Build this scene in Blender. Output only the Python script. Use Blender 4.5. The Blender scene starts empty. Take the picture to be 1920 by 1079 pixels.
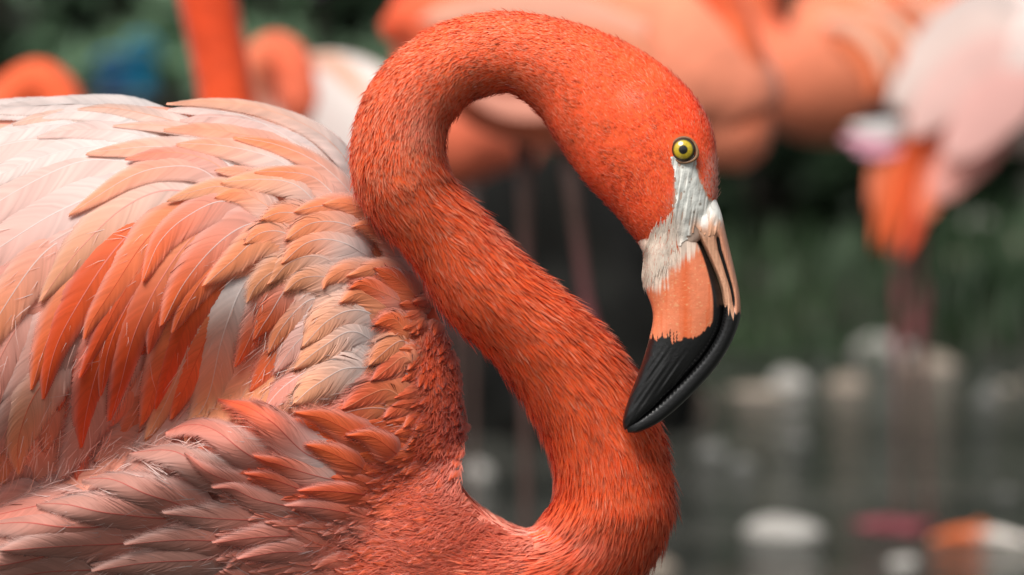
import bpy, bmesh, math, random
import numpy as np
from mathutils import Vector, noise as mnoise
R = math.radians
rng = np.random.default_rng(7)
random.seed(7)
scn = bpy.context.scene

# ------------------------------------------------------------------ camera, sky, sun, exposure
TILT = R(4.85); CAM_Z = 0.85; D0 = 2.5; S = 0.0003          # S: metres per photo pixel at distance D0
FWD = np.array([0, math.cos(TILT), -math.sin(TILT)]); UP = np.array([0, math.sin(TILT), math.cos(TILT)])
RIGHT = np.array([1.0, 0, 0]); CAM = np.array([0, 0, CAM_Z])
cd = bpy.data.cameras.new('camera'); cam = bpy.data.objects.new('camera', cd); scn.collection.objects.link(cam)
cam.location = CAM; cam.rotation_euler = (R(90) - TILT, 0, 0)
cd.sensor_width = 36; cd.lens = 36 * D0 / (1920 * S); cd.clip_start = 0.05; cd.clip_end = 500
cd.dof.use_dof = True; cd.dof.focus_distance = D0 - 255 * S; cd.dof.aperture_fstop = 6.2
scn.camera = cam
wd = bpy.data.worlds.new('World'); scn.world = wd; wd.use_nodes = True
SUN_EL, SUN_AZ = R(56), R(208)        # azimuth: clockwise from +Y; light comes from behind-left of the camera
nt = wd.node_tree; bg = nt.nodes['Background']
sky = nt.nodes.new('ShaderNodeTexSky'); sky.sky_type = 'NISHITA'; sky.sun_disc = False
sky.sun_elevation = SUN_EL; sky.sun_rotation = SUN_AZ; sky.air_density = 1.5; sky.dust_density = 4.0
hsv = nt.nodes.new('ShaderNodeHueSaturation'); hsv.inputs['Saturation'].default_value = 0.30
nt.links.new(sky.outputs[0], hsv.inputs['Color']); nt.links.new(hsv.outputs[0], bg.inputs['Color'])
bg.inputs['Strength'].default_value = 0.066
sd = bpy.data.lights.new('sun', 'SUN'); sd.energy = 3.1; sd.angle = R(34); sd.color = (1.0, 0.965, 0.92)
sun = bpy.data.objects.new('sun', sd); scn.collection.objects.link(sun)
sdir = Vector((math.sin(SUN_AZ) * math.cos(SUN_EL), math.cos(SUN_AZ) * math.cos(SUN_EL), math.sin(SUN_EL)))
sun.rotation_euler = sdir.to_track_quat('Z', 'Y').to_euler(); sun.location = (0, 0, 8)
vs = scn.view_settings; vs.view_transform = 'Standard'; vs.look = 'None'; vs.gamma = 1; vs.use_curve_mapping = False
vs.exposure = 0.34
scn.cycles.use_denoising = True
scn.cycles.max_bounces = 8; scn.cycles.transparent_max_bounces = 16

# ------------------------------------------------------------------ helpers
def P(px, py, w=0.0):
    """photo pixel at w pixels in front of the plane D0 -> world (arrays allowed)"""
    px = np.asarray(px, float); py = np.asarray(py, float); w = np.asarray(w, float)
    dep = D0 - w * S
    x = (px - 960) * S * dep / D0; y = (539.5 - py) * S * dep / D0
    return CAM + x[..., None] * RIGHT + y[..., None] * UP + dep[..., None] * FWD
def wdepth(d): return (D0 - d) / S
def ground_at(px, py, z=0.0):
    dr = FWD + (px - 960) * S / D0 * RIGHT + (539.5 - py) * S / D0 * UP
    return CAM + dr * ((z - CAM_Z) / dr[2])
def lin(*c):
    c = np.array(c, float) / 255
    return np.where(c < .04045, c / 12.92, ((c + .055) / 1.055) ** 2.4)
def link(o): scn.collection.objects.link(o); return o
def tag(o, label=None, cat=None, group=None, kind=None):
    if label: o['label'] = label
    if cat: o['category'] = cat
    if group: o['group'] = group
    if kind: o['kind'] = kind
    return o
def empty(name, loc):
    o = link(bpy.data.objects.new(name, None)); o.location = loc; o.empty_display_size = .05; return o
def mesh_np(name, V, faces, m, parent=None, col=None, smooth=True, normals=None):
    """V (n,3) world coords; faces: list of index arrays (each (k,3) or (k,4)); origin stays at world 0 and is moved to the parent"""
    me = bpy.data.meshes.new(name)
    V = np.asarray(V, np.float32)
    loc = np.array(parent_loc(parent), np.float32) if parent else np.zeros(3, np.float32)
    Vl = V - loc
    fs = [np.asarray(f, np.int32) for f in faces if len(f)]
    loops = np.concatenate([f.ravel() for f in fs]); sizes = np.concatenate([np.full(len(f), f.shape[1], np.int32) for f in fs])
    me.vertices.add(len(V)); me.vertices.foreach_set('co', Vl.ravel())
    me.loops.add(len(loops)); me.loops.foreach_set('vertex_index', loops)
    me.polygons.add(len(sizes)); starts = np.concatenate([[0], np.cumsum(sizes)[:-1]]).astype(np.int32)
    me.polygons.foreach_set('loop_start', starts)
    me.update(calc_edges=True); me.validate()
    if smooth: me.shade_smooth()
    if col is not None:
        a = me.attributes.new('Col', 'FLOAT_COLOR', 'POINT')
        col = np.asarray(col); c = np.ones((len(V), 4), np.float32); c[:, :col.shape[1]] = np.clip(col, 0, 1); a.data.foreach_set('color', c.ravel())
    if normals is not None: me.normals_split_custom_set_from_vertices(np.asarray(normals, np.float32).tolist())
    if m: me.materials.append(m)
    o = link(bpy.data.objects.new(name, me))
    if parent: o.parent = parent
    return o
def parent_loc(p):
    l = Vector((0, 0, 0))
    while p: l += p.location; p = p.parent
    return l
def grid_faces(n, m, wrap=False, off=0):
    """quads of an n x m vertex grid, wrapped along m if asked"""
    i = np.arange(n - 1)[:, None]; j = np.arange(m if wrap else m - 1)[None, :]; j2 = (j + 1) % m
    return np.stack([i * m + j + 0 * i, i * m + j2 + 0 * i, (i + 1) * m + j2, (i + 1) * m + j], -1).reshape(-1, 4) + off
def catmull(A, t):
    """A (k,d) control rows, t array in 0..k-1"""
    A = np.asarray(A, float); k = len(A)
    B = np.vstack([2 * A[0] - A[1], A, 2 * A[-1] - A[-2]])
    i = np.clip(np.floor(t).astype(int), 0, k - 2); f = (t - i)[:, None]
    p0, p1, p2, p3 = B[i], B[i + 1], B[i + 2], B[i + 3]
    return .5 * (2 * p1 + (p2 - p0) * f + (2 * p0 - 5 * p1 + 4 * p2 - p3) * f ** 2 + (3 * p1 - p0 - 3 * p2 + p3) * f ** 3)
def sstep(a, b, x):
    t = np.clip((np.asarray(x, float) - a) / (b - a), 0, 1); return t * t * (3 - 2 * t)
_perm = np.random.default_rng(3).random((64, 64))
def vnoise(x, y):
    """smooth value noise, array in, 0..1"""
    x = np.asarray(x, float); y = np.asarray(y, float)
    i = np.floor(x).astype(int); j = np.floor(y).astype(int); u = x - i; v = y - j
    u = u * u * (3 - 2 * u); v = v * v * (3 - 2 * v)
    g = lambda a, b: _perm[a % 64, b % 64]
    return (g(i, j) * (1 - u) + g(i + 1, j) * u) * (1 - v) + (g(i, j + 1) * (1 - u) + g(i + 1, j + 1) * u) * v
def in_poly(px, py, poly):
    px = np.asarray(px, float); py = np.asarray(py, float); c = np.zeros(px.shape, bool)
    for (x1, y1), (x2, y2) in zip(poly, poly[1:] + poly[:1]):
        hit = ((y1 > py) != (y2 > py)) & (px < (x2 - x1) * (py - y1) / (y2 - y1 + 1e-9) + x1); c ^= hit
    return c

# ------------------------------------------------------------------ materials
def new_mat(name):
    m = bpy.data.materials.new(name); m.use_nodes = True
    return m, m.node_tree, m.node_tree.nodes['Principled BSDF']
def attr_mat(name, rough=.6, sheen=0., transl=0., coat=0., bump=0., bscale=400., spec=.5, tint=0., soft=False):
    m, n, b = new_mat(name)
    a = n.nodes.new('ShaderNodeAttribute'); a.attribute_name = 'Col'
    src = a.outputs['Color']
    if tint:
        tn = n.nodes.new('ShaderNodeTexNoise'); tn.inputs['Scale'].default_value = bscale * .4
        tc = n.nodes.new('ShaderNodeTexCoord'); n.links.new(tc.outputs['Object'], tn.inputs['Vector'])
        mr = n.nodes.new('ShaderNodeMapRange'); mr.inputs['To Min'].default_value = 1 - tint; mr.inputs['To Max'].default_value = 1 + tint
        n.links.new(tn.outputs['Fac'], mr.inputs['Value'])
        mx = n.nodes.new('ShaderNodeVectorMath'); mx.operation = 'SCALE'
        n.links.new(src, mx.inputs[0]); n.links.new(mr.outputs[0], mx.inputs['Scale']); src = mx.outputs[0]
    n.links.new(src, b.inputs['Base Color'])
    b.inputs['Roughness'].default_value = rough; b.inputs['Specular IOR Level'].default_value = spec
    b.inputs['Sheen Weight'].default_value = sheen; b.inputs['Sheen Roughness'].default_value = .4
    b.inputs['Coat Weight'].default_value = coat; b.inputs['Coat Roughness'].default_value = .06
    if bump:
        tn = n.nodes.new('ShaderNodeTexNoise'); tn.inputs['Scale'].default_value = bscale; tn.inputs['Detail'].default_value = 4
        tc = n.nodes.new('ShaderNodeTexCoord'); n.links.new(tc.outputs['Object'], tn.inputs['Vector'])
        bp = n.nodes.new('ShaderNodeBump'); bp.inputs['Strength'].default_value = bump; bp.inputs['Distance'].default_value = .0006
        n.links.new(tn.outputs['Fac'], bp.inputs['Height']); n.links.new(bp.outputs[0], b.inputs['Normal'])
    if transl:
        t = n.nodes.new('ShaderNodeBsdfTranslucent'); mx = n.nodes.new('ShaderNodeMixShader'); mx.inputs[0].default_value = transl
        out = n.nodes['Material Output']; n.links.new(src, t.inputs['Color'])
        n.links.new(b.outputs[0], mx.inputs[1]); n.links.new(t.outputs[0], mx.inputs[2]); n.links.new(mx.outputs[0], out.inputs['Surface'])
    if soft:     # sparse barbs at the rim let the layer below show through
        out = n.nodes['Material Output']; cur = out.inputs['Surface'].links[0].from_socket
        tr = n.nodes.new('ShaderNodeBsdfTransparent'); mx = n.nodes.new('ShaderNodeMixShader')
        n.links.new(a.outputs['Alpha'], mx.inputs[0]); n.links.new(tr.outputs[0], mx.inputs[1]); n.links.new(cur, mx.inputs[2]); n.links.new(mx.outputs[0], out.inputs['Surface'])
    return m
def noise_mat(name, c1, c2, scale, rough=.8, bump=.4, bdist=.02, spec=.4, detail=6, transl=0.):
    m, n, b = new_mat(name)
    tc = n.nodes.new('ShaderNodeTexCoord'); tn = n.nodes.new('ShaderNodeTexNoise')
    tn.inputs['Scale'].default_value = scale; tn.inputs['Detail'].default_value = detail
    n.links.new(tc.outputs['Object'], tn.inputs['Vector'])
    cr = n.nodes.new('ShaderNodeValToRGB'); cr.color_ramp.elements[0].position = .35; cr.color_ramp.elements[1].position = .65
    cr.color_ramp.elements[0].color = (*c1, 1); cr.color_ramp.elements[1].color = (*c2, 1)
    n.links.new(tn.outputs['Fac'], cr.inputs[0]); n.links.new(cr.outputs[0], b.inputs['Base Color'])
    b.inputs['Roughness'].default_value = rough; b.inputs['Specular IOR Level'].default_value = spec
    if bump:
        bp = n.nodes.new('ShaderNodeBump'); bp.inputs['Strength'].default_value = bump; bp.inputs['Distance'].default_value = bdist
        n.links.new(tn.outputs['Fac'], bp.inputs['Height']); n.links.new(bp.outputs[0], b.inputs['Normal'])
    if transl:
        t = n.nodes.new('ShaderNodeBsdfTranslucent'); mx = n.nodes.new('ShaderNodeMixShader'); mx.inputs[0].default_value = transl
        n.links.new(cr.outputs[0], t.inputs['Color']); n.links.new(b.outputs[0], mx.inputs[1]); n.links.new(t.outputs[0], mx.inputs[2])
        n.links.new(mx.outputs[0], n.nodes['Material Output'].inputs['Surface'])
    return m
M_FEATHER = attr_mat('feather_vane', .62, .25, .24, spec=.3, soft=True)
M_FUZZ = attr_mat('fuzz_feather', .62, .12, .22, spec=.22)
M_SKIN = attr_mat('plumage_skin', .8, .15, spec=.2)
M_BILL = attr_mat('bill_horn', .36, 0, 0, coat=.35, bump=.35, bscale=500, tint=.10)
M_FACE = attr_mat('bare_face_skin', .45, 0, 0, bump=.35, bscale=900, spec=.4, tint=.06)
M_EYE = attr_mat('wet_eye', .25, 0, 0, coat=1.0)
M_LEG = attr_mat('leg_scale_skin', .5, 0, 0, bump=.3, bscale=300, spec=.4, tint=.1)
M_BGP = attr_mat('flock_plumage', .7, .25, 0, spec=.25, tint=.12, bscale=60)

# ------------------------------------------------------------------ the setting: pond, bank, sky-high trees behind
def ground_z(x, y):
    r = np.sqrt((np.asarray(x) * .55) ** 2 + 0 * np.asarray(y))
    sh = 8.35 + .35 * np.sin(np.asarray(x) * 1.9 + .6) + .2 * np.sin(np.asarray(x) * 4.3)
    t = np.asarray(y) - sh
    return np.where(t < 0, np.maximum(-.16, t * .10), .05 * np.tanh(t * 3) + .10 * np.clip(t, 0, 60) * np.exp(-np.clip(t, 0, 60) / 14))
def build_ground():
    xs = np.concatenate([np.linspace(-120, -9, 14), np.linspace(-8, 8, 120), np.linspace(9, 120, 14)])
    ys = np.concatenate([np.linspace(-80, 1, 12), np.linspace(1.5, 16, 110), np.linspace(17, 160, 22)])
    X, Y = np.meshgrid(xs, ys); Z = ground_z(X, Y)
    near = (np.abs(X) < 8) & (Y > 1) & (Y < 17)
    Z = Z + near * (vnoise(X * 3, Y * 3) - .5) * .05
    V = np.stack([X, Y, Z], -1).reshape(-1, 3)
    o = mesh_np('ground', V, [grid_faces(len(ys), len(xs))], noise_mat('wet_earth', (.012, .014, .009), (.038, .036, .026), 5, .85, .5, .03))
    tag(o, kind='structure')
    # shallow pond water in front of the bank
    m, n, b = new_mat('pond_water')
    b.inputs['Base Color'].default_value = (.050, .054, .046, 1); b.inputs['Roughness'].default_value = .10; b.inputs['IOR'].default_value = 1.33
    tc = n.nodes.new('ShaderNodeTexCoord'); mp = n.nodes.new('ShaderNodeMapping'); mp.inputs['Scale'].default_value = (1, 1.6, 1)
    tn = n.nodes.new('ShaderNodeTexNoise'); tn.inputs['Scale'].default_value = 5.5; tn.inputs['Detail'].default_value = 5
    n.links.new(tc.outputs['Object'], mp.inputs[0]); n.links.new(mp.outputs[0], tn.inputs['Vector'])
    bp = n.nodes.new('ShaderNodeBump'); bp.inputs['Strength'].default_value = 1; bp.inputs['Distance'].default_value = .03
    n.links.new(tn.outputs['Fac'], bp.inputs['Height']); n.links.new(bp.outputs[0], b.inputs['Normal'])
    tn2 = n.nodes.new('ShaderNodeTexNoise'); tn2.inputs['Scale'].default_value = 3.0; tn2.inputs['Detail'].default_value = 5
    n.links.new(tc.outputs['Object'], tn2.inputs['Vector'])
    cr = n.nodes.new('ShaderNodeValToRGB'); cr.color_ramp.elements[0].position = .38; cr.color_ramp.elements[1].position = .68
    cr.color_ramp.elements[0].color = (.028, .031, .026, 1); cr.color_ramp.elements[1].color = (.085, .083, .072, 1)
    n.links.new(tn2.outputs['Fac'], cr.inputs[0]); n.links.new(cr.outputs[0], b.inputs['Base Color'])
    xs = np.linspace(-40, 40, 41); ys = np.linspace(-40, 9.6, 40); X, Y = np.meshgrid(xs, ys)
    V = np.stack([X, Y, 0 * X], -1).reshape(-1, 3)
    tag(mesh_np('water', V, [grid_faces(40, 41)], m), kind='structure')
build_ground()

# ------------------------------------------------------------------ vegetation
M_LEAF = [noise_mat('leaf_dark', (.008, .020, .009), (.022, .046, .018), 2.2, .55, 0, transl=.2),
          noise_mat('leaf_mid', (.070, .160, .080), (.170, .300, .150), 2.5, .55, 0, transl=.45),
          noise_mat('leaf_pale', (.180, .320, .190), (.360, .500, .330), 2.5, .5, 0, transl=.45)]
M_BARK = noise_mat('bark', (.020, .016, .012), (.060, .048, .038), 14, .9, .8, .02)
def leaf_cloud(name, clumps, n, size, m, parent, seed):
    g = np.random.default_rng(seed)
    w = np.array([c[3] ** 2 for c in clumps]); k = g.choice(len(clumps), n, p=w / w.sum())
    C = np.array(clumps, float)[k]
    d = g.normal(size=(n, 3)); d /= np.linalg.norm(d, axis=1)[:, None]
    pos = C[:, :3] + d * (C[:, 3] * g.random(n) ** .45)[:, None] * np.array([1, 1, .8])
    nrm = d + g.normal(size=(n, 3)) * .7 + [0, 0, .5]; nrm /= np.linalg.norm(nrm, axis=1)[:, None]
    a = np.cross(nrm, g.normal(size=(n, 3))); a /= np.linalg.norm(a, axis=1)[:, None]; b = np.cross(nrm, a)
    s = size * (.6 + .8 * g.random(n))[:, None]
    v = np.stack([pos - a * s, pos + b * s * .42 + nrm * s * .12, pos + a * s, pos - b * s * .42 + nrm * s * .12], 1).reshape(-1, 3)
    f = np.arange(n * 4).reshape(n, 4)
    o = mesh_np(name, v, [f[:, [0, 1, 2]], f[:, [0, 2, 3]]], m, parent, smooth=False)
    return o
def tube_np(pts, rads, seg=8):
    pts = np.array(pts, float); n = len(pts); V = []
    T = np.gradient(pts, axis=0); T /= np.linalg.norm(T, axis=1)[:, None] + 1e-9
    for i in range(n):
        ref = np.array([0, 1., 0]) if abs(T[i, 1]) < .9 else np.array([1., 0, 0])
        a = np.cross(T[i], ref); a /= np.linalg.norm(a); b = np.cross(T[i], a)
        th = np.linspace(0, 2 * np.pi, seg, endpoint=False)
        V.append(pts[i] + rads[i] * (np.cos(th)[:, None] * a + np.sin(th)[:, None] * b))
    V = np.concatenate(V); V = np.vstack([V, pts[:1], pts[-1:]])
    F = grid_faces(n, seg, True); j = np.arange(seg)
    c0 = np.stack([0 * j + n * seg, (j + 1) % seg, j], -1); c1 = np.stack([0 * j + n * seg + 1, (n - 1) * seg + j, (n - 1) * seg + (j + 1) % seg], -1)
    return V, [F, c0, c1]
def merge(parts):
    V, F, off = [], {3: [], 4: []}, 0
    for v, fs in parts:
        V.append(v)
        for f in fs:
            if len(f): F[f.shape[1]].append(np.asarray(f) + off)
        off += len(v)
    return np.concatenate(V), [np.concatenate(x) for x in F.values() if x]
def bush(x, y, rx, h, kind, seed, label, n=5200, size=.045):
    z0 = float(ground_z(x, y)); g = random.Random(seed)
    e = tag(empty('bush', (x, y, z0)), label, 'bush', 'bushes on the bank')
    cl = [(x + g.uniform(-rx, rx), y + g.uniform(-rx, rx) * .6, z0 + g.uniform(.12, .92) * h, g.uniform(.16, .34) * min(rx, h)) for _ in range(26)]
    leaf_cloud('foliage', cl, n, size, M_LEAF[kind], e, seed)
    st = [tube_np([(x, y, z0 - .05), ((x + c[0]) / 2 + .03, (y + c[1]) / 2, z0 + (c[2] - z0) * .45), (c[0], c[1], c[2])], [.022, .014, .005], 5) for c in cl[:9]]
    V, F = merge(st); mesh_np('stem', V, F, M_BARK, e)
def tree(x, y, h, rx, kind, seed, label):
    z0 = float(ground_z(x, y)); g = random.Random(seed)
    e = tag(empty('tree', (x, y, z0)), label, 'tree', 'trees behind the pond')
    cl = []; lim = [tube_np([(x, y, z0 - .1), (x + .05, y, z0 + h * .25), (x + g.uniform(-.2, .2), y, z0 + h * .6), (x, y, z0 + h * .85)], [.17, .14, .09, .03], 10)]
    for _ in range(30):
        a = g.uniform(0, 6.28); r = rx * g.uniform(.2, 1); zz = z0 + h * g.uniform(.30, 1.0)
        c = (x + r * math.cos(a), y + r * math.sin(a), zz, g.uniform(.3, .6) * rx * .8); cl.append(c)
        lim.append(tube_np([(x, y, z0 + h * .28), (x + (c[0] - x) * .5, y + (c[1] - y) * .5, (z0 + h * .3 + zz) / 2), c[:3]], [.06, .04, .012], 5))
    V, F = merge(lim); mesh_np('trunk', V, F, M_BARK, e)
    leaf_cloud('crown', cl, 5200, .11, M_LEAF[kind], e, seed)
def place(px, d): return (px - 960) * S / D0 * d
BUSHES = [  # px at distance, distance, half width, height, kind, label
    (60, 11.6, .42, 1.0, 0, 'dark dense bush behind the slatted fence, above the lone round neck'),
    (225, 11.5, .22, .80, 2, 'mid green bush behind the blue buckets'),
    (330, 11.3, .25, .66, 2, 'pale green bush just beside the blue buckets, by the rising neck'),
    (575, 11.0, .30, .85, 2, 'mid green bush behind the pale preening flamingo'),
    (690, 11.4, .34, .80, 1, 'green bush above the gap between pale flamingo and the large curved neck'),
    (880, 11.8, .45, 1.1, 0, 'dark bush hidden mostly behind the large curved neck'),
    (1150, 11.5, .45, 1.0, 0, 'dark bush behind the orange flamingo that faces the open water'),
    (1400, 11.9, .45, 1.1, 0, 'dark bush between the two orange flamingos'),
    (1560, 10.9, .34, .42, 0, 'low dark bush under the belly of the tawny orange flamingo'),
    (1740, 11.7, .45, 1.0, 0, 'dark bush behind the drooping tail feathers'),
    (1870, 10.6, .32, .40, 1, 'low green bush on bank behind the pale long legged flamingo'),
    (1450, 9.5, .26, .40, 0, 'low dark bush rooted at the shore behind the bill'),
    (1640, 9.7, .26, .42, 0, 'low dark bush at the shore beside drooping tail feathers'),
    (2060, 11.6, .45, 1.0, 0, 'dark bush behind the breast of the pale flamingo'),
]
for i, (px, d, rx, h, k, lb) in enumerate(BUSHES): bush(place(px, d), d, rx, h, k, 40 + i, lb, n=1500 if k else 4200, size=.065 if k else .045)
for i, (x, y, h, rx, k) in enumerate([(-4.8, 17.2, 4.8, 1.7, 0), (-2.5, 16.8, 4.4, 1.6, 0), (-.2, 17.4, 5.0, 1.8, 0), (2.2, 16.9, 4.6, 1.6, 0), (4.6, 17.3, 5.0, 1.8, 0), (-7.4, 18, 5.2, 1.9, 0), (7.2, 18, 5.2, 1.9, 0)]):
    tree(x, y, h, rx, k, 80 + i, 'tall dark leafy tree standing behind the bank of bushes')
def grass_patch():
    g = np.random.default_rng(5); n = 40000
    x = g.uniform(-3.6, 3.6, n); y = 8.45 + g.random(n) ** 1.2 * 4.4
    keep = vnoise(x * 1.7 + 9, y * 1.7) + .25 * g.random(n) > .42; x, y = x[keep], y[keep]; n = len(x)
    z = ground_z(x, y); h = (.05 + .10 * g.random(n)) * (.6 + .8 * vnoise(x * 2, y * 2 + 5)); a = g.uniform(0, 6.28, n); w = .006
    b = np.stack([x, y, z - .02], -1); s = np.stack([np.cos(a), np.sin(a), 0 * a], -1) * w
    le = np.stack([np.cos(a + 1.4), np.sin(a + 1.4), 0 * a], -1) * (h * .5)[:, None]
    up = np.stack([0 * h, 0 * h, h], -1)
    v = np.stack([b - s, b + s, b + up * .6 + le * .35 + s * .7, b + up * .6 + le * .35 - s * .7, b + up + le], 1).reshape(-1, 3)
    i = np.arange(n)[:, None] * 5
    o = mesh_np('grass', v, [i + [[0, 1, 2, 3]], i + [[3, 2, 4]]], noise_mat('grass_blade', (.015, .040, .014), (.050, .095, .035), 1.6, .6, 0, transl=.2), smooth=False)
    tag(o, 'short green grass growing along the pond bank', 'grass', kind='stuff')
grass_patch()
# slatted fence on the bank, far left
def fence():
    y = 10.25; x0, x1 = -2.35, -1.35
    z0 = float(ground_z(-1.8, y))
    e = tag(empty('slatted_fence', (-1.8, y, z0)), 'dark slatted fence on the bank in front of the blue buckets', 'fence')
    m = noise_mat('fence_paint', (.020, .030, .026), (.045, .060, .052), 9, .6, .3, .004)
    def box(a, b):
        a = np.array(a, float); b = np.array(b, float)
        v = np.array([[(a, b)[i][0], (a, b)[j][1], (a, b)[k][2]] for i in (0, 1) for j in (0, 1) for k in (0, 1)])
        f = np.array([[0, 1, 3, 2], [4, 6, 7, 5], [0, 4, 5, 1], [2, 3, 7, 6], [0, 2, 6, 4], [1, 5, 7, 3]]); return v, [f]
    for i, x in enumerate(np.arange(x0, x1, .055)):
        v, f = box((x, y, z0 - .03), (x + .012, y + .012, z0 + .80 + .01 * math.sin(i * 3.1))); mesh_np('slat', v, f, m, e, smooth=False)
    for zz in (.10, .70):
        v, f = box((x0 - .02, y + .013, z0 + zz), (x1, y + .035, z0 + zz + .035)); mesh_np('rail', v, f, m, e, smooth=False)
    for x in (x0 - .03, x1 - .01):
        v, f = box((x, y - .01, z0 - .1), (x + .045, y + .035, z0 + .88)); mesh_np('post', v, f, m, e, smooth=False)
fence()
def bucket(px, d, zb, r, h, label, colr):
    x, y = place(px, d), d
    e = tag(empty('bucket', (x, y, zb)), label, 'bucket', 'blue buckets on the bank')
    m, n, b = new_mat('blue_plastic'); b.inputs['Base Color'].default_value = (*colr, 1); b.inputs['Roughness'].default_value = .4
    prof = [(0, .004), (r * .78, .0), (r * .8, .01), (r * .98, h * .94), (r * 1.08, h * .95), (r * 1.08, h), (r * .96, h), (r * .78, .02), (0, .02)]
    th = np.linspace(0, 2 * np.pi, 32, endpoint=False)
    V = np.array([[x + q * math.cos(t), y + q * math.sin(t), zb + z] for q, z in prof for t in th])
    mesh_np('pail', V, [grid_faces(len(prof), 32, True)], m, e)
    a = np.linspace(0, np.pi, 17)
    v, f = tube_np(np.stack([x + r * 1.06 * np.cos(a), y - .02 * np.sin(a), zb + h * .95 + r * .95 * np.sin(a)], -1), [.006] * 17, 6)
    mesh_np('handle', v, f, m, e)
def crate(px, d, wx, h, label):
    x = place(px, d); z0 = float(ground_z(x, d)) - .02
    e = tag(empty('crate', (x, d, z0)), label, 'crate')
    m = noise_mat('crate_wood', (.035, .033, .028), (.085, .078, .062), 12, .85, .4, .004)
    for k in range(4):
        for yy in (-.11, .11):
            zz = z0 + h * (k + .06) / 4
            mesh_np('plank', np.array([[x + sx * wx, d + yy + sy * .008, zz + sz * h * .22] for sx in (-1, 1) for sy in (-1, 1) for sz in (0, 1)]),
                    [np.array([[0, 1, 3, 2], [4, 6, 7, 5], [0, 4, 5, 1], [2, 3, 7, 6], [0, 2, 6, 4], [1, 5, 7, 3]])], m, e, smooth=False)
    mesh_np('lid', np.array([[x + sx * wx * 1.02, d + sy * .13, z0 + h + sz * .015] for sx in (-1, 1) for sy in (-1, 1) for sz in (0, 1)]),
            [np.array([[0, 1, 3, 2], [4, 6, 7, 5], [0, 4, 5, 1], [2, 3, 7, 6], [0, 2, 6, 4], [1, 5, 7, 3]])], m, e, smooth=False)
    return z0 + h + .015
# ------------------------------------------------------------------ stones and koi in the shallows
M_STONE = [noise_mat('stone_white', (.32, .30, .275), (.52, .50, .465), 18, .7, .5, .004),
           noise_mat('stone_tan', (.22, .17, .13), (.40, .33, .27), 16, .75, .5, .004),
           noise_mat('stone_grey', (.10, .10, .095), (.22, .215, .20), 16, .75, .5, .004)]
def stone(px, py, wpx, hpx, k, label, seed, z=-.01):
    c = ground_at(px, py, 0.0)
    zb = max(float(ground_z(c[0], c[1])), -.02) if c[1] > 8 else -.02
    d = (c - CAM) @ FWD; u = S * d / D0
    rx, rz = wpx * u / 2, hpx * u / 2 * 1.15; ry = rx * .7
    e_loc = Vector((float(c[0]), float(c[1]), zb))
    g = np.random.default_rng(seed); th = np.linspace(0, np.pi, 15)[:, None]; ph = np.linspace(0, 2 * np.pi, 26, endpoint=False)[None]
    X = np.sin(th) * np.cos(ph); Y = np.sin(th) * np.sin(ph); Z = np.cos(th) + 0 * ph
    ax = g.normal(size=(7, 3)); ax /= np.linalg.norm(ax, axis=1)[:, None]
    r = np.ones_like(X)
    for q in ax: r -= .16 * np.maximum(0, X * q[0] + Y * q[1] + Z * q[2] - .55)/.45
    r += .05 * np.sin(3 * X + seed) * np.cos(4 * Y + 2 * Z)
    V = np.stack([e_loc.x + X * r * rx, e_loc.y + Y * r * ry, zb + rz * .55 + Z * r * rz], -1).reshape(-1, 3)
    o = mesh_np('stone', V - np.array(e_loc), [grid_faces(15, 26, True)], M_STONE[k]); o.location = e_loc
    tag(o, label, 'stone', 'stones at the water edge')
STONES = [
    (1472, 1000, 165, 70, 0, 'pale white stone standing alone in the water near pink webbed feet'),
    (1298, 778, 110, 95, 1, 'round tan stone just behind the black bill tip'),
    (1240, 1068, 80, 60, 1, 'tan stone close beside the lower neck bend'),
    (1410, 735, 150, 40, 1, 'long flat brownish stone along the shore'),
    (1480, 722, 90, 60, 0, 'pale stone in the shore row, next to the long flat brownish stone'),
    (1588, 728, 80, 56, 1, 'pinkish tan stone in the shore row, at its middle'),
    (1660, 662, 130, 55, 0, 'big pale stone on the bank behind the thin legs'),
    (1750, 690, 110, 60, 1, 'tan stone on the bank right beside the thin legs'),
    (1840, 575, 70, 46, 0, 'small pale stone high on the grassy bank'),
    (1800, 610, 60, 40, 1, 'small tan stone below the pale one on the grassy bank'),
    (1335, 850, 70, 50, 2, 'grey stone in the water below the round tan stone'),
    (1500, 830, 46, 46, 2, 'small grey stone in open water between shore and the white stone'),
    (1395, 872, 60, 42, 2, 'grey stone in the water next to a smaller neighbour'),
    (1850, 755, 46, 60, 2, 'grey upright stone standing in water right of the thin legs'),
    (1890, 925, 60, 40, 2, 'grey stone in the water above the koi'),
    (895, 890, 70, 64, 0, 'pale stone seen through the gap between breast and lower neck'),
    (1905, 610, 60, 60, 1, 'tan stone at the top of the bank by the low green bush'),
    (1690, 1056, 90, 50, 0, 'whitish stone under water just before the pink feet'),
]
for i, s in enumerate(STONES): stone(*s, seed=11 + i)
def boulder():  # near-black boulder added to fill the dark gap behind the neck
    x, y = place(1000, 7.3), 7.3; zb = -.14
    th = np.linspace(0, np.pi, 40)[:, None]; ph = np.linspace(0, 2 * np.pi, 64, endpoint=False)[None]
    X = np.sin(th) * np.cos(ph); Y = np.sin(th) * np.sin(ph); Z = np.cos(th) + 0 * ph
    r = 1 + .35 * (vnoise(X * 2 + 5, Y * 2 + Z * 1.7 + 9) - .5) + .14 * (vnoise(X * 6 + 30, Z * 6 + Y * 5) - .5)
    V = np.stack([X * r * .27, Y * r * .20, .26 + Z * r * .36], -1).reshape(-1, 3)
    o = mesh_np('boulder', V, [grid_faces(40, 64, True)], noise_mat('dark_boulder', (.006, .006, .006), (.018, .018, .016), 9, .8, .6, .01, spec=.08)); o.location = (x, y, zb)
    tag(o, 'tall dark boulder in the pond behind the S of the neck', 'boulder')
boulder()
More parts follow.
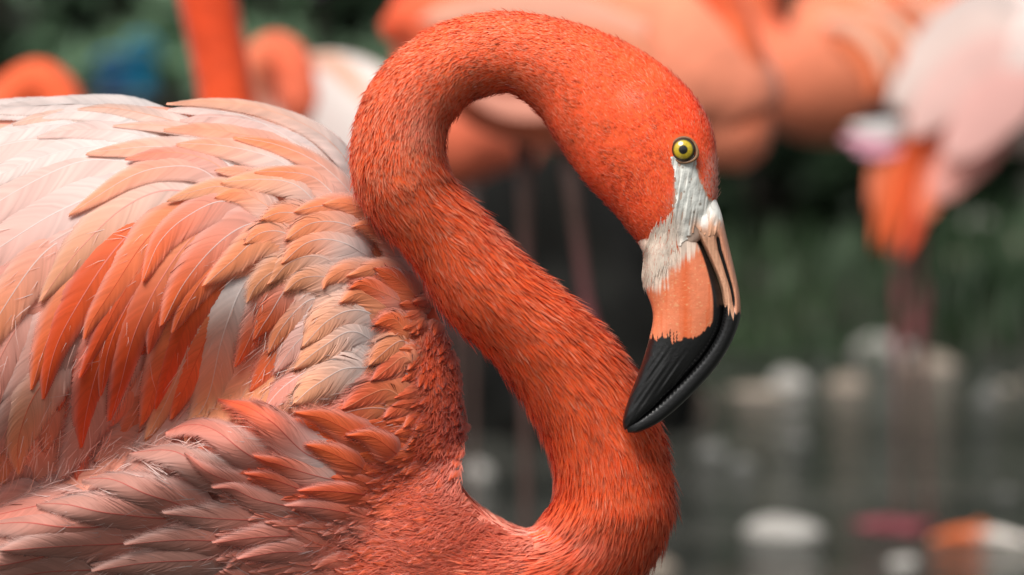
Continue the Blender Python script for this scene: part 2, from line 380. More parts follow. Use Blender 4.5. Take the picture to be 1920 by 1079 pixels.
g_ = random.Random(4)
for i in range(26):
    px = g_.uniform(1230, 1930); py = g_.uniform(690, 735)
    stone(px, py, g_.uniform(22, 48), g_.uniform(16, 34), g_.choice([1, 2, 2]), 'small dull pebble in the row along the shore', 60 + i)
def koi():
    c = ground_at(1840, 1012); u = S * ((c - CAM) @ FWD) / D0
    e = tag(empty('koi', (float(c[0]), float(c[1]), 0)), 'orange and white koi arching at the water surface beside pink feet', 'fish')
    t = np.linspace(0, 1, 24); x = (t - .5) * 190 * u; r = (14 * np.sin(np.pi * np.clip(t * .93 + .07, 0, 1)) ** .7 + 1.5) * u
    z = 8 * u * np.sin(np.pi * t) - 4 * u; y = .03 * np.sin(t * 4)
    V, F = tube_np(np.stack([c[0] + x, c[1] + y, z], -1), r, 16)
    tt = np.concatenate([np.repeat(t, 16), [0, 1]])
    n = vnoise(tt * 9, np.arange(len(tt)) * .3)
    col = np.where((tt + .15 * n < .62)[:, None], lin(225, 110, 55), lin(235, 225, 215))
    m = attr_mat('koi_scale', .25, coat=.3)
    mesh_np('body', V, F, m, e, col=col)
    fv = np.array([[c[0] + x[-1] - .005, c[1], z[-1] + .008], [c[0] + x[-1] + .05, c[1] + .01, z[-1] + .03], [c[0] + x[-1] + .035, c[1], z[-1]], [c[0] + x[-1] + .05, c[1] + .01, z[-1] - .03], [c[0] + x[-1] - .005, c[1], z[-1] - .008]])
    mesh_np('tail_fin', fv, [np.array([[0, 1, 2], [0, 2, 4], [2, 3, 4]])], m, e, col=np.tile(lin(235, 215, 205), (5, 1)))
    j = 11; fv = np.array([[c[0] + x[j - 3], c[1], z[j] + r[j] * .8], [c[0] + x[j], c[1], z[j] + r[j] + .012], [c[0] + x[j + 3], c[1], z[j] + r[j] * .8]])
    mesh_np('dorsal_fin', fv, [np.array([[0, 1, 2]])], m, e, col=np.tile(lin(225, 120, 70), (3, 1)))
koi()

# ------------------------------------------------------------------ flamingo building blocks
def webbed_foot(center, u, heading, parent, colr):
    """three front toes with webbing and a short hind toe, lying at center"""
    c = np.array(center); parts = []
    toes = []
    for a in (-.55, 0, .55):
        d = np.array([math.cos(heading + a), math.sin(heading + a), 0]); tip = c + d * .066
        toes.append(tip); parts.append(tube_np([c + [0, 0, .006], c + d * .035 + [0, 0, .007], tip + [0, 0, .002]], [.006, .005, .0025], 6))
    d = np.array([math.cos(heading + math.pi), math.sin(heading + math.pi), 0]); parts.append(tube_np([c + [0, 0, .006], c + d * .02 + [0, 0, .003]], [.005, .002], 6))
    for a, b in ((0, 1), (1, 2)):
        v = np.array([c + [0, 0, .007], toes[a] * .9 + c * .1 + [0, 0, .003], (toes[a] + toes[b]) / 2 * .8 + c * .2 + [0, 0, .002], toes[b] * .9 + c * .1 + [0, 0, .003]])
        parts.append((np.vstack([v, v - [0, 0, .0015]]), [np.array([[0, 1, 2, 3], [4, 7, 6, 5]])]))
    V, F = merge(parts)
    mesh_np('foot', V, F, M_LEG, parent, col=np.tile(colr, (len(V), 1)))
def leg(root, hip, knee, foot, colr, kcol, r=.008, heading=0.):
    """tibia from hip to the backward ankle joint, then the shank to the webbed foot"""
    h, k, f = (np.array(q, float) for q in (hip, knee, foot))
    pts = [h, h * .6 + k * .4, h * .15 + k * .85, k, k * .85 + f * .15, k * .4 + f * .6, f * .97 + k * .03, f]
    V, F = tube_np(pts, [r * 2.0, r * 1.25, r * 1.0, r * 1.75, r * 1.05, r * .85, r * .95, r * .9], 12)
    d = np.linalg.norm(V - k, axis=1); t = np.clip(1 - d / .05, 0, 1)[:, None]
    o = mesh_np('leg', V, F, M_LEG, root, col=colr * (1 - t) + kcol * t)
    webbed_foot(f, r, heading, o, kcol)
def section_loft(A, B, b, w, n, seg, expo=2.0):
    """A,B (k,2) opposite outline points in px, b half depth, w depth of the axis (px) -> arrays px,py,w of shape (n,seg)"""
    t = np.linspace(0, len(A) - 1, n)
    Q = catmull(np.column_stack([A, B, b, w]), t)
    th = np.linspace(0, 2 * np.pi, seg, endpoint=False)
    c, s = np.cos(th), np.sin(th)
    cc = np.sign(c) * np.abs(c) ** (2 / expo); ss = np.sign(s) * np.abs(s) ** (2 / expo)
    mid = (Q[:, 0:2] + Q[:, 2:4]) / 2; ax = (Q[:, 0:2] - Q[:, 2:4]) / 2
    X = mid[:, 0:1] + ax[:, 0:1] * cc; Y = mid[:, 1:2] + ax[:, 1:2] * cc; W = Q[:, 5:6] + Q[:, 4:5] * ss
    return X, Y, W, t
def loft_mesh(X, Y, W):
    n, seg = X.shape
    V = P(X, Y, W).reshape(-1, 3)
    V = np.vstack([V, V[:seg].mean(0)[None], V[-seg:].mean(0)[None]]); j = np.arange(seg)
    F = [grid_faces(n, seg, True), np.stack([0 * j + n * seg, (j + 1) % seg, j], -1), np.stack([0 * j + n * seg + 1, (n - 1) * seg + j, (n - 1) * seg + (j + 1) % seg], -1)]
    return V, F
def path_loft(C, a, b, w, n, seg):
    """round loft along px centres C with in-plane radius a and depth radius b (px)"""
    t = np.linspace(0, len(C) - 1, n); Q = catmull(np.column_stack([C, a, b, w]), t)
    T = np.gradient(Q[:, :2], axis=0); T /= np.linalg.norm(T, axis=1)[:, None] + 1e-9; N = np.stack([-T[:, 1], T[:, 0]], -1)
    th = np.linspace(0, 2 * np.pi, seg, endpoint=False)
    X = Q[:, 0:1] + N[:, 0:1] * Q[:, 2:3] * np.cos(th); Y = Q[:, 1:2] + N[:, 1:2] * Q[:, 2:3] * np.cos(th); W = Q[:, 4:5] + Q[:, 3:4] * np.sin(th)
    return X, Y, W

# ------------------------------------------------------------------ main flamingo: body surface
TOPX = [-1050, -900, -600, -300, 0, 150, 300, 450, 550, 640, 700, 760, 800, 840, 856, 864]
TOPY = [690, 600, 400, 262, 206, 197, 200, 212, 236, 284, 372, 474, 545, 628, 680, 740]
BOTX = [-1050, -900, -600, -300, 0, 300, 500, 700, 800, 840, 858, 864]
BOTY = [730, 800, 960, 1120, 1220, 1250, 1240, 1180, 1090, 980, 860, 760]
HWX = [-1050, -900, -600, -300, 0, 300, 500, 650, 760, 820, 850, 864]
HWY = [20, 80, 180, 270, 320, 325, 300, 250, 190, 130, 80, 10]
def smooth_interp(x, xs, ys):
    return (np.interp(x - 22, xs, ys) + 2 * np.interp(x, xs, ys) + np.interp(x + 22, xs, ys)) / 4
def torso_w(px, py):
    px = np.asarray(px, float); py = np.asarray(py, float)
    x = np.minimum(px, 862.0)
    tp, bt, hw = smooth_interp(x, TOPX, TOPY), smooth_interp(x, BOTX, BOTY), np.interp(x, HWX, HWY)
    hw = hw * (1 - .55 * sstep(830, 990, py) * sstep(640, 850, px))
    u = (py - (tp + bt) / 2) / np.maximum((bt - tp) / 2, 1)
    q = 1 - np.abs(u) ** 2.25
    w = np.where(q > 0, hw * np.sqrt(np.maximum(q, 0)), -hw * 1.2 * np.sqrt(np.maximum(-q, 0)))
    # folded wing bulges outward and rolls under along the line where the flank feathers begin
    ln = 765 + (430 - px) * .455; d = py - ln; fade = sstep(620, 380, px)
    w = w + fade * (-150 * np.exp(-((d + 10) / 135) ** 2) * (d < -10) - 150 * np.exp(-((d + 10) / 40) ** 2) * (d >= -10))
    w = w + fade * 30 * np.exp(-((d - 75) / 60) ** 2) + 34 * np.exp(-((py - 470) / 170) ** 2 - ((px - 250) / 330) ** 2)
    w = w - 400 * np.maximum(px - 862, 0) / 40
    return w
NA = [(800, 790), (830, 880), (905, 958), (985, 990), (1027, 950), (1037, 900), (1020, 840), (975, 755), (920, 680), (830, 590), (765, 490), (695, 412), (660, 350), (655, 262), (682, 168), (742, 92), (830, 38), (930, 17),
      (1020, 24), (1110, 47), (1200, 87), (1270, 137), (1318, 192), (1343, 250), (1350, 310), (1350, 355), (1347, 392), (1346, 425)]
NB = [(640, 1330), (800, 1300), (990, 1235), (1195, 1095), (1262, 985), (1265, 900), (1232, 765), (1160, 645), (1080, 560), (985, 478), (905, 392), (858, 338), (845, 312), (840, 284), (846, 246), (862, 220), (892, 194), (945, 180),
      (978, 192), (1012, 226), (1040, 272), (1074, 322), (1109, 364), (1143, 400), (1174, 438), (1198, 466), (1216, 492), (1222, 520)]
NBB = [210, 190, 160, 122, 117, 113, 112, 107, 102, 97, 90, 94, 96, 95, 92, 88, 85, 81, 83, 86, 89, 90, 88, 82, 72, 61, 50, 42]
NW = [0, 0, 8, 30, 52, 62, 72, 95, 120, 148, 172, 188, 198, 204, 205, 205, 205, 205, 205, 205, 205, 205, 205, 205, 205, 205, 205, 205]
NA, NB, NBB, NW = (np.array(q, float) for q in (NA, NB, NBB, NW))
_ax = (NA - NB) / 2; _l = np.linalg.norm(_ax, axis=1)[:, None]; _c = (NA + NB) / 2
SHR = 7.0
NA_s, NB_s = _c + _ax * (1 - SHR / _l), _c - _ax * (1 - SHR / _l)
main_loc = Vector((float(P(350, 700)[0]), float(P(350, 700)[1]), -.14))
flamingo = tag(empty('flamingo', main_loc), 'large sharp coral flamingo, neck looped in an S, bill tip resting on it', 'flamingo')
FACE = [(1258, 296), (1266, 330), (1266, 372), (1258, 402), (1250, 425), (1228, 446), (1212, 478), (1206, 510), (1225, 560), (1400, 560), (1400, 415), (1352, 396), (1342, 384), (1326, 366), (1313, 340), (1306, 308), (1300, 290), (1281, 288)]
def build_body():
    xs = np.concatenate([np.linspace(-1048, 700, 90), np.linspace(712, 863.5, 34)])
    seg = 120; th = np.linspace(0, 2 * np.pi, seg, endpoint=False)
    tp, bt = smooth_interp(xs, TOPX, TOPY), smooth_interp(xs, BOTX, BOTY)
    Y = ((tp + bt) / 2)[:, None] - ((bt - tp) / 2)[:, None] * np.cos(th)
    X = xs[:, None] + 0 * Y
    W = torso_w(X, Y) * np.sign(np.sin(th) + 1e-12); W[:, [0, seg // 2]] = 0
    W = W - 26 * np.sign(W) * np.minimum(1, np.abs(W) / 60)
    v1 = loft_mesh(X, Y, W)
    X, Y, W, _ = section_loft(NA_s, NB_s, NBB - SHR, NW, 260, 64)
    v2 = loft_mesh(X, Y, W)
    V, F = merge([v1, v2])
    tmp = mesh_np('tmp', V, F, None)
    r = tmp.modifiers.new('r', 'REMESH'); r.mode = 'VOXEL'; r.voxel_size = .0021
    s = tmp.modifiers.new('s', 'SMOOTH'); s.factor = .5; s.iterations = 7
    dg = bpy.context.evaluated_depsgraph_get(); ev = tmp.evaluated_get(dg); me = ev.to_mesh()
    n = len(me.vertices); co = np.empty(n * 3, np.float32); me.vertices.foreach_get('co', co); co = co.reshape(-1, 3)
    npoly = len(me.polygons); lp = np.empty(len(me.loops), np.int32); me.loops.foreach_get('vertex_index', lp)
    ok = len(lp) == npoly * 4
    F = [lp.reshape(-1, 4)] if ok else [np.array([p.vertices[:] for p in me.polygons if len(p.vertices) == 4]), np.array([p.vertices[:] for p in me.polygons if len(p.vertices) == 3])]
    ev.to_mesh_clear(); bpy.data.objects.remove(tmp)
    # colour: coral neck, paler torso
    q = co - CAM; dep = q @ FWD; px = 960 + (q @ RIGHT) / dep * D0 / S; py = 539.5 - (q @ UP) / dep * D0 / S
    t = np.clip(sstep(620, 820, px) + sstep(240, 160, py) * (px > 640), 0, 1)[:, None]
    nz = vnoise(px / 18, py / 18)[:, None]
    col = (1 - t) * lin(222, 150, 128) + t * lin(248, 104, 56); col = col * (.9 + .2 * nz)
    fc = in_poly(px, py, FACE)[:, None]; col = np.where(fc, lin(214, 186, 168) * (.8 + .3 * nz), col)
    return mesh_np('body', co, F, M_SKIN, flamingo, col=col)
body = build_body()

# ------------------------------------------------------------------ fuzz of small feathers on neck and head
FLIP = -1.0
def neck_fuzz():
    g = rng; N = 210000
    K = len(NA)
    # area-weighted choice of t
    tt = np.linspace(0, K - 1, 600); Q = catmull(np.column_stack([NA, NB, NBB, NW]), tt)
    mid = (Q[:, :2] + Q[:, 2:4]) / 2; rad = np.linalg.norm(Q[:, :2] - Q[:, 2:4], axis=1) / 2
    ds = np.linalg.norm(np.gradient(mid, axis=0), axis=1); wgt = ds * rad * (tt > .6)
    cdf = np.cumsum(wgt); cdf /= cdf[-1]
    t = np.interp(g.random(N), cdf, tt); th = g.uniform(-.35, np.pi + .35, N)   # camera side plus wrap
    far = g.random(N) < .14; th[far] = g.uniform(np.pi, 2 * np.pi, far.sum())
    def surf(t, th, shr):
        Q = catmull(np.column_stack([NA, NB, NBB, NW]), np.clip(t, 0, K - 1))
        mid = (Q[:, :2] + Q[:, 2:4]) / 2; ax = (Q[:, :2] - Q[:, 2:4]) / 2; l = np.linalg.norm(ax, axis=1)[:, None]
        ax = ax * (1 - shr / l)
        return np.column_stack([mid + ax * np.cos(th)[:, None], Q[:, 5] + (Q[:, 4] - shr) * np.sin(th)])
    p0 = surf(t, th, SHR + 2); e = .03
    Tn = surf(t - e, th, SHR + 2) - surf(t + e, th, SHR + 2); Tn /= np.linalg.norm(Tn, axis=1)[:, None] + 1e-9
    Th = surf(t, th + .03, SHR + 2) - p0; Th /= np.linalg.norm(Th, axis=1)[:, None] + 1e-9
    Nn = np.cross(Tn, Th); ctr = surf(t, th, 0); Qc = catmull(np.column_stack([NA, NB, NBB, NW]), t); cc = np.column_stack([(Qc[:, :2] + Qc[:, 2:4]) / 2, Qc[:, 5]])
    sg = np.sign(np.sum(Nn * (p0 - cc), axis=1))[:, None]; Nn = Nn * sg
    px, py = p0[:, 0], p0[:, 1]
    infront = np.sin(th) > -.2
    keep = ~(in_poly(px, py, FACE)) & ~((np.hypot(px - 1281, py - 281) < 26))
    keep &= ~((t > K - 2.6) & (py > 400))
    # hidden inside the torso
    keep &= ~((p0[:, 2] < torso_w(px, py) - 14) & (px < 858) & (t < 5))
    t, th, p0, Tn, Th, Nn, px, py = (q[keep] for q in (t, th, p0, Tn, Th, Nn, px, py)); n = len(t)
    # length, width by place: short on head and crown, longer down the neck
    hd = sstep(17, 21, t); lo = sstep(15.5, 10, t); base = sstep(5, 1.5, t)
    L = (15 + 15 * lo - 4 * hd + 8 * base) * (.7 + .6 * g.random(n)); Wd = (2.3 + .8 * lo + 1.5 * base - .6 * hd) * (.7 + .6 * g.random(n))
    cl = vnoise(px / 9 + t * 3, py / 9) - .5
    yaw = ((vnoise(px / 30, py / 30) - .5) * .55 + cl * .45 + g.normal(size=n) * .12) * (1 - .45 * sstep(11, 8, t))
    lift = np.sin(np.clip(.11 - .05 * sstep(11, 8, t) + .14 * g.random(n) + .08 * (1 - lo) + .14 * cl, .05, .6))
    stray = g.random(n) < .05; lift[stray] += .24; L[stray] *= 1.25; Wd[stray] *= .7
    d = Tn * np.cos(yaw)[:, None] + Th * np.sin(yaw)[:, None]
    sd_ = np.cross(d, Nn); roll = g.normal(size=n) * .5
    sdv = sd_ * np.cos(roll)[:, None] + Nn * np.sin(roll)[:, None]
    pr = p0; pm = p0 + d * (L * .5)[:, None] + Nn * (L * lift * .62)[:, None]; pt = p0 + d * L[:, None] + Nn * (L * lift)[:, None]
    h = sdv * (Wd * .5)[:, None]
    # px,py,w is left-handed, so flip where the strip would face inward
    fl = np.sum(np.cross(h, d) * Nn, axis=1) * FLIP < 0; h[fl] *= -1
    pts = np.stack([pr - h * .8, pr + h * .8, pm + h, pm - h, pt], 1)
    V = P(pts[..., 0], pts[..., 1], pts[..., 2]).reshape(-1, 3)
    i = np.arange(n)[:, None] * 5
    F = [i + np.array([[0, 1, 2, 3]]), i + np.array([[3, 2, 4]])]
    # colour of each little feather
    nz = vnoise(px / 30 + 7, py / 30); nf = vnoise(px / 7, py / 7)
    c = lin(255, 104, 52)[None] * np.ones((n, 1))
    red = (np.exp(-((px - 1290) / 75) ** 2 - ((py - 215) / 75) ** 2))[:, None]; c = c * (1 - red) + lin(244, 72, 22) * red
    bl = np.exp(-((px - 1190) / 90) ** 2 - ((py - 370) / 100) ** 2)[:, None] * (.35 + .8 * vnoise(px / 26 + 3, py / 40))[:, None]; bl = np.clip(bl, 0, .9); c = c * (1 - bl) + lin(206, 58, 22) * bl
    for (x, y, rx, ry, s) in [(920, 350, 45, 35, .35), (955, 425, 50, 30, .30), (800, 230, 50, 50, .28), (975, 1000, 80, 30, 1.3), (1110, 1010, 60, 26, .35), (1338, 345, 24, 34, 1.2), (1346, 370, 26, 24, 1.4), (1262, 395, 10, 26, .5), (1340, 318, 16, 22, .8), (868, 900, 24, 90, 1.1), (1190, 190, 30, 20, .25)]:
        k = (s * np.exp(-((px - x) / rx) ** 2 - ((py - y) / ry) ** 2) * (.5 + nz))[:, None]; k = np.clip(k, 0, .95); c = c * (1 - k) + lin(245, 186, 168) * k
    bs = (base * .5)[:, None]; c = c * (1 - bs) + lin(240, 124, 98) * bs
    lw = (np.exp(-((px - 1200) / 110) ** 2 - ((py - 920) / 150) ** 2) * .6)[:, None]; c = c * (1 - lw) + lin(250, 88, 40) * lw
    c = c * ((.82 + .40 * nz + .20 * (nf - .5)) * (.90 + .2 * g.random(n)))[:, None]
    pale = (g.random(n) < .10 - .06 * sstep(10, 8, t))[:, None]; c = np.where(pale, c * .55 + lin(250, 190, 160) * .45, c)
    gl = (.34 + .30 * sstep(9, 14, t) * sstep(21.5, 18, t))[:, None]; ct = c * (1 - gl) + lin(255, 186, 152) * gl  # pale tips, palest on the upper loop: glints of top light painted in
    col = np.stack([c * .95, c * .95, c, c, ct], 1).reshape(-1, 3)
    gn = np.cross(d, sdv); gn *= np.sign(np.sum(gn * Nn, axis=1))[:, None]
    nrm = Nn * .93 + gn * .07
    wn = nrm[:, 0:1] * RIGHT - nrm[:, 1:2] * UP - nrm[:, 2:3] * FWD
    wn /= np.linalg.norm(wn, axis=1)[:, None]
    o = mesh_np('neck_plumage', V, F, M_FUZZ, flamingo, col=col, normals=np.repeat(wn, 5, axis=0))
    tag(o, kind='stuff')
neck_fuzz()

# ------------------------------------------------------------------ bill, bare face, eye
def build_bill():
    W0 = 205.; out = []
    low = [((1196, 455), (1272, 376), 47), ((1211, 490), (1288, 408), 47), ((1209, 520), (1304, 436), 46), ((1212, 547), (1321, 467), 45), ((1222, 577), (1338, 505), 44), ((1224, 602), (1352, 547), 43),
           ((1217, 636), (1356, 586), 42), ((1208, 668), (1349, 620), 40), ((1197, 700), (1329, 655), 37), ((1184, 733), (1301, 690), 33), ((1174, 762), (1267, 725), 28), ((1168, 785), (1229, 762), 23), ((1168, 799), (1198, 789), 16), ((1171, 807), (1182, 802), 7)]
    up = [((1270, 366), (1336, 358), 44), ((1284, 397), (1352, 398), 43), ((1300, 424), (1361, 437), 41), ((1318, 455), (1369, 470), 38), ((1336, 492), (1377, 503), 35), ((1352, 530), (1385, 540), 33), ((1359, 562), (1389, 573), 33),
          ((1360, 590), (1387, 601), 33), ((1351, 623), (1372, 641), 31), ((1331, 658), (1347, 683), 29), ((1302, 694), (1314, 722), 26), ((1269, 728), (1275, 761), 23), ((1232, 764), (1235, 793), 19), ((1199, 789), (1197, 811), 15), ((1175, 802), (1177, 812), 8)]
    black = lin(22, 22, 23)
    for nm, tab, ex in (('lower_bill', low, 2.5), ('upper_bill', up, 2.6)):
        A = np.array([q[0] for q in tab], float); B = np.array([q[1] for q in tab], float); b = np.array([q[2] for q in tab], float)
        if nm == 'upper_bill':      # closes over the lower bill so that no gap is left along the gape
            dv = A - B; A = A + dv / np.linalg.norm(dv, axis=1)[:, None] * 5; A[0] -= 0; b[0] = 24; b[1] = 36
        else: b[0] = 34
        n, seg = 460, 260
        X, Y, W, t = section_loft(A, B, b, np.full(len(A), W0), n, seg, ex)
        th = np.linspace(0, 2 * np.pi, seg, endpoint=False)[None] + 0 * X; tf = (t / (len(A) - 1))[:, None] + 0 * X
        # colour
        n1 = vnoise(X / 2.2, Y / 30); n2 = vnoise(X / 5, Y / 60 + 9); n3 = vnoise(X / 12, Y / 12)
        sp = vnoise(X / 3.3 + 20, Y / 3.3)
        if nm == 'lower_bill':
            peach = lin(232, 132, 92)[None, None] * (.92 + .16 * n3)[..., None]
            ost = np.clip(np.exp(-((X - 1285 - (Y - 500) * .0) / 9) ** 2) * .7 + np.clip(n2 - .6, 0, 1) * 1.2, 0, .8)[..., None]
            c = peach * (1 - ost) + lin(226, 98, 44) * ost
            fl = (np.clip(sp - .80, 0, 1) * 4)[..., None]; c = c * (1 - np.clip(fl, 0, .6)) + lin(240, 180, 130) * np.clip(fl, 0, .6)
            # pale feathered skin at the base, running down in hairs
            lim = 545 + 30 * (n1 - .5) - 1.05 * np.clip(X - 1232, 0, 90) + 15 * (n3 - .5)
            k = sstep(16, -16, Y - lim)[..., None]
            gr = lin(228, 204, 186)[None, None] * (.62 + .62 * n1)[..., None]; c = c * (1 - k) + gr * k
            # black tip with a ragged edge, black band along the gape
            rag = 12 * (vnoise(X / 3.2, Y * 0 + 3.3) - .5) + 10 * (vnoise(X / 8, Y * 0 + 7.7) - .5) + 26 * np.clip(vnoise(X / 3.0 + 50, Y * 0 + 1.2) - .66, 0, 1) * 3.0 * (X < 1285)
            edge = np.interp(X, [1190, 1225, 1270, 1310, 1335, 1352, 1362], [628, 634, 640, 628, 606, 572, 540]) - rag
            k = sstep(-2, 2, Y - edge)
            frac = (1 + np.cos(th)) / 2      # 1 at left outline, 0 at gape
            band = sstep(.085, .05, frac - .10 * sstep(.18, .45, tf)) * sstep(.10, .16, tf)
            k = np.clip(np.maximum(k, band), 0, 1)[..., None]; c = c * (1 - k) + black * k
            # fine ridges raked along the black part
            rid = (vnoise((X * .8 + Y * .55) / 5, (Y - X) / 90) - .5) * 3.0 * sstep(10, 60, Y - edge)
            W = W + rid * np.sign(np.sin(th)) * (np.abs(np.sin(th)) > .3)
        else:
            tan = lin(214, 160, 128)[None, None] * (.74 + .45 * n1)[..., None]
            c = tan + 0 * X[..., None]
            frac = (1 + np.cos(th)) / 2      # 1 at gape side, 0 at ridge
            pk = (np.exp(-((frac - .2) / .22) ** 2) * .45)[..., None]; c = c * (1 - pk) + lin(206, 122, 92) * pk
            wh = sstep(455, 412, Y + .30 * (X - 1300) + 16 * (n3 - .5))[..., None]; c = c * (1 - wh) + lin(242, 240, 232) * wh
            k = sstep(-3, 3, Y - (590 + 22 * (n1 - .5) + np.clip(1372 - X, 0, 30) * -1.2))
            slit = np.exp(-((frac - np.interp(Y, [430, 470, 520, 560], [.30, .42, .44, .42])) / .085) ** 2) * sstep(432, 452, Y) * sstep(600, 560, Y)
            W = W - 9 * slit * np.sign(np.sin(th))
            k = np.maximum(k, sstep(.45, .75, slit))[..., None]; c = c * (1 - k) + black * k
            ridge = np.exp(-((frac - .82) / .10) ** 2) * sstep(395, 420, Y) * sstep(600, 540, Y); W = W + 3.5 * ridge * np.sign(np.sin(th))
            # comb of lamellae along the black gape edge
            lam = np.sin(tf * 2 * np.pi * 78) * np.exp(-((frac - .86) / .10) ** 2) * sstep(.42, .5, tf) * sstep(.97, .9, tf)
            W = W + .8 * lam * np.sign(np.sin(th))
        V, F = loft_mesh(X, Y, W); cc = np.vstack([c.reshape(-1, 3), c[0].mean(0), c[-1].mean(0)])
        mesh_np(nm, V, F, M_BILL, flamingo, col=cc); out.append((X, Y, W))
    return out
BILL = build_bill()
def head_surface(n, m, t0, t1, th0, th1, off):
    K = len(NA); t = np.linspace(t0, t1, n); Q = catmull(np.column_stack([NA, NB, NBB, NW]), t); th = np.linspace(th0, th1, m)
    mid = (Q[:, :2] + Q[:, 2:4]) / 2; ax = (Q[:, :2] - Q[:, 2:4]) / 2; l = np.linalg.norm(ax, axis=1)[:, None]; ax = ax * (1 - off / l)
    X = mid[:, 0:1] + ax[:, 0:1] * np.cos(th); Y = mid[:, 1:2] + ax[:, 1:2] * np.cos(th); W = Q[:, 5:6] + (Q[:, 4:5] - off) * np.sin(th)
    return X, Y, W
FX0, FY0, FST = 1170., 270., 1.5
def face_field():
    """height of head and bill together, blurred so that they flow into one another"""
    nx, ny = 150, 250; H = np.full((ny, nx), -1e3)
    Xh, Yh, Wh = head_surface(700, 700, 21, 27, .02, np.pi - .02, SHR)
    for X, Y, W in [(Xh, Yh, Wh)] + BILL:
        m = W > 205
        ix = np.round((X[m] - FX0) / FST).astype(int); iy = np.round((Y[m] - FY0) / FST).astype(int); ok = (ix >= 0) & (ix < nx) & (iy >= 0) & (iy < ny)
        np.maximum.at(H, (iy[ok], ix[ok]), W[m][ok])
    for _ in range(3):      # fill pin holes
        e = H < 0; N = np.stack([np.roll(H, q, a) for a in (0, 1) for q in (1, -1)]).max(0); H = np.where(e, N, H)
    B = H.copy(); B[B < 0] = 205
    for _ in range(10):
        q = np.pad(B, 1, mode='edge'); B = .5 * B + .125 * (q[:-2, 1:-1] + q[2:, 1:-1] + q[1:-1, :-2] + q[1:-1, 2:])
    return H, B
FACE_H, FACE_B = face_field()
def face_h(x, y, blur=True):
    A = FACE_B if blur else FACE_H; u = np.clip((x - FX0) / FST, 0, A.shape[1] - 2); v = np.clip((y - FY0) / FST, 0, A.shape[0] - 2); i = u.astype(int); j = v.astype(int); a = u - i; b = v - j
    return (A[j, i] * (1 - a) + A[j, i + 1] * a) * (1 - b) + (A[j + 1, i] * (1 - a) + A[j + 1, i + 1] * a) * b
def build_face():
    poly = [(1256, 294), (1266, 330), (1266, 372), (1258, 402), (1250, 425), (1228, 446), (1212, 478), (1222, 486), (1250, 478), (1280, 456), (1300, 436), (1302, 424), (1318, 440), (1336, 444), (1352, 430), (1349, 396), (1342, 384), (1326, 366), (1313, 340), (1308, 308), (1302, 290), (1281, 284)]
    ys, xs = np.arange(282, 492, .8), np.arange(1204, 1358, .8); X, Y = np.meshgrid(xs, ys); W = face_h(X, Y)
    n1 = vnoise(X / 3.2 + Y * .05, Y / 34 + 4); n2 = vnoise(X / 9, Y / 14); n4 = vnoise(X / 4 + 40, Y / 4)
    W = W + .6 + 1.8 * (n1 - .5) + 2.4 * (n2 - .5)
    fold = np.exp(-((X - 1322 - (Y - 350) * .40) / 4.5) ** 2) * sstep(405, 375, Y) * sstep(300, 318, Y); W = W - 3 * fold
    col = lin(244, 244, 236)[None, None] * (.84 + .22 * n2)[..., None]
    cre = np.clip(sstep(.34, .2, n1) * .35 + .6 * fold, 0, .85)[..., None]; col = col * (1 - cre) + lin(150, 128, 110) * cre
    tan = (sstep(375, 430, Y + 14 * (n2 - .5)) * sstep(1296, 1262, X) * .75)[..., None]; col = col * (1 - tan) + lin(212, 184, 164) * (.72 + .45 * n1[..., None]) * tan
    tan = (sstep(396, 432, Y + 16 * (n2 - .5)) * sstep(1290, 1300, X))[..., None]; col = col * (1 - tan) + lin(214, 160, 128) * (.78 + .4 * n1[..., None]) * tan
    for (x, y, r) in [(1280, 314, 2.6), (1313, 383, 3.0), (1283, 360, 2.0), (1301, 398, 2.4), (1293, 342, 1.6), (1296, 372, 1.4)]:
        k = np.exp(-((X - x) ** 2 + (Y - y) ** 2) / r ** 2)[..., None] * .8; col = col * (1 - k) + lin(110, 88, 66) * k
    ins = in_poly(X + 5 * (n4 - .5), Y + 7 * (n4 - .5), poly)
    F = grid_faces(len(ys), len(xs)); keep = ins.ravel()[F].all(1) & (W.ravel()[F].min(1) > 207); F = F[keep][:, ::-1]
    used, inv = np.unique(F, return_inverse=True)
    V = P(X, Y, W).reshape(-1, 3)[used]; mesh_np('face_skin', V, [inv.reshape(-1, 4)], M_FACE, flamingo, col=col.reshape(-1, 3)[used])
    g = np.random.default_rng(77); n = 5200
    # hairs rooted along the border between red plumage and bill, combed down over the pale skin
    bx = np.interp(g.random(n), [0, .3, .6, .8, 1], [1206, 1218, 1236, 1250, 1266]); by = -4 + np.interp(bx, [1205, 1215, 1228, 1250, 1262, 1270, 1296], [498, 476, 450, 430, 420, 420, 420]) + g.normal(size=n) * 9 + g.random(n) ** 2 * 40 * (bx < 1285)
    L = g.uniform(14, 46, n) * np.where(bx < 1270, 1, .6); a = R(98) - (bx - 1250) / 200 + g.normal(size=n) * .13; d = np.stack([np.cos(a), np.sin(a)], -1)
    XX, YY, WW = [], [], []
    hw = lambda x, y: face_h(x, y)
    ok = np.ones(n, bool); P_ = []
    for s_, hh in ((0, .5), (.5, 2.0), (1, 2.4)):
        x = bx + d[:, 0] * L * s_; y = by + d[:, 1] * L * s_; w = hw(x, y); ok &= w > 208; P_.append((x, y, w + hh))
    wd2 = g.uniform(.5, 1.0, n); q = lambda i, sg, k: np.stack([P_[i][0] - d[:, 1] * wd2 * sg * k, P_[i][1] + d[:, 0] * wd2 * sg * k, P_[i][2]], -1)
    V = np.stack([q(0, -1, 1), q(0, 1, 1), q(1, 1, 1), q(1, -1, 1), q(2, 0, 0)], 1)[ok]; n = len(V)
    V = P(V[..., 0], V[..., 1], V[..., 2]).reshape(-1, 3); i = np.arange(n)[:, None] * 5
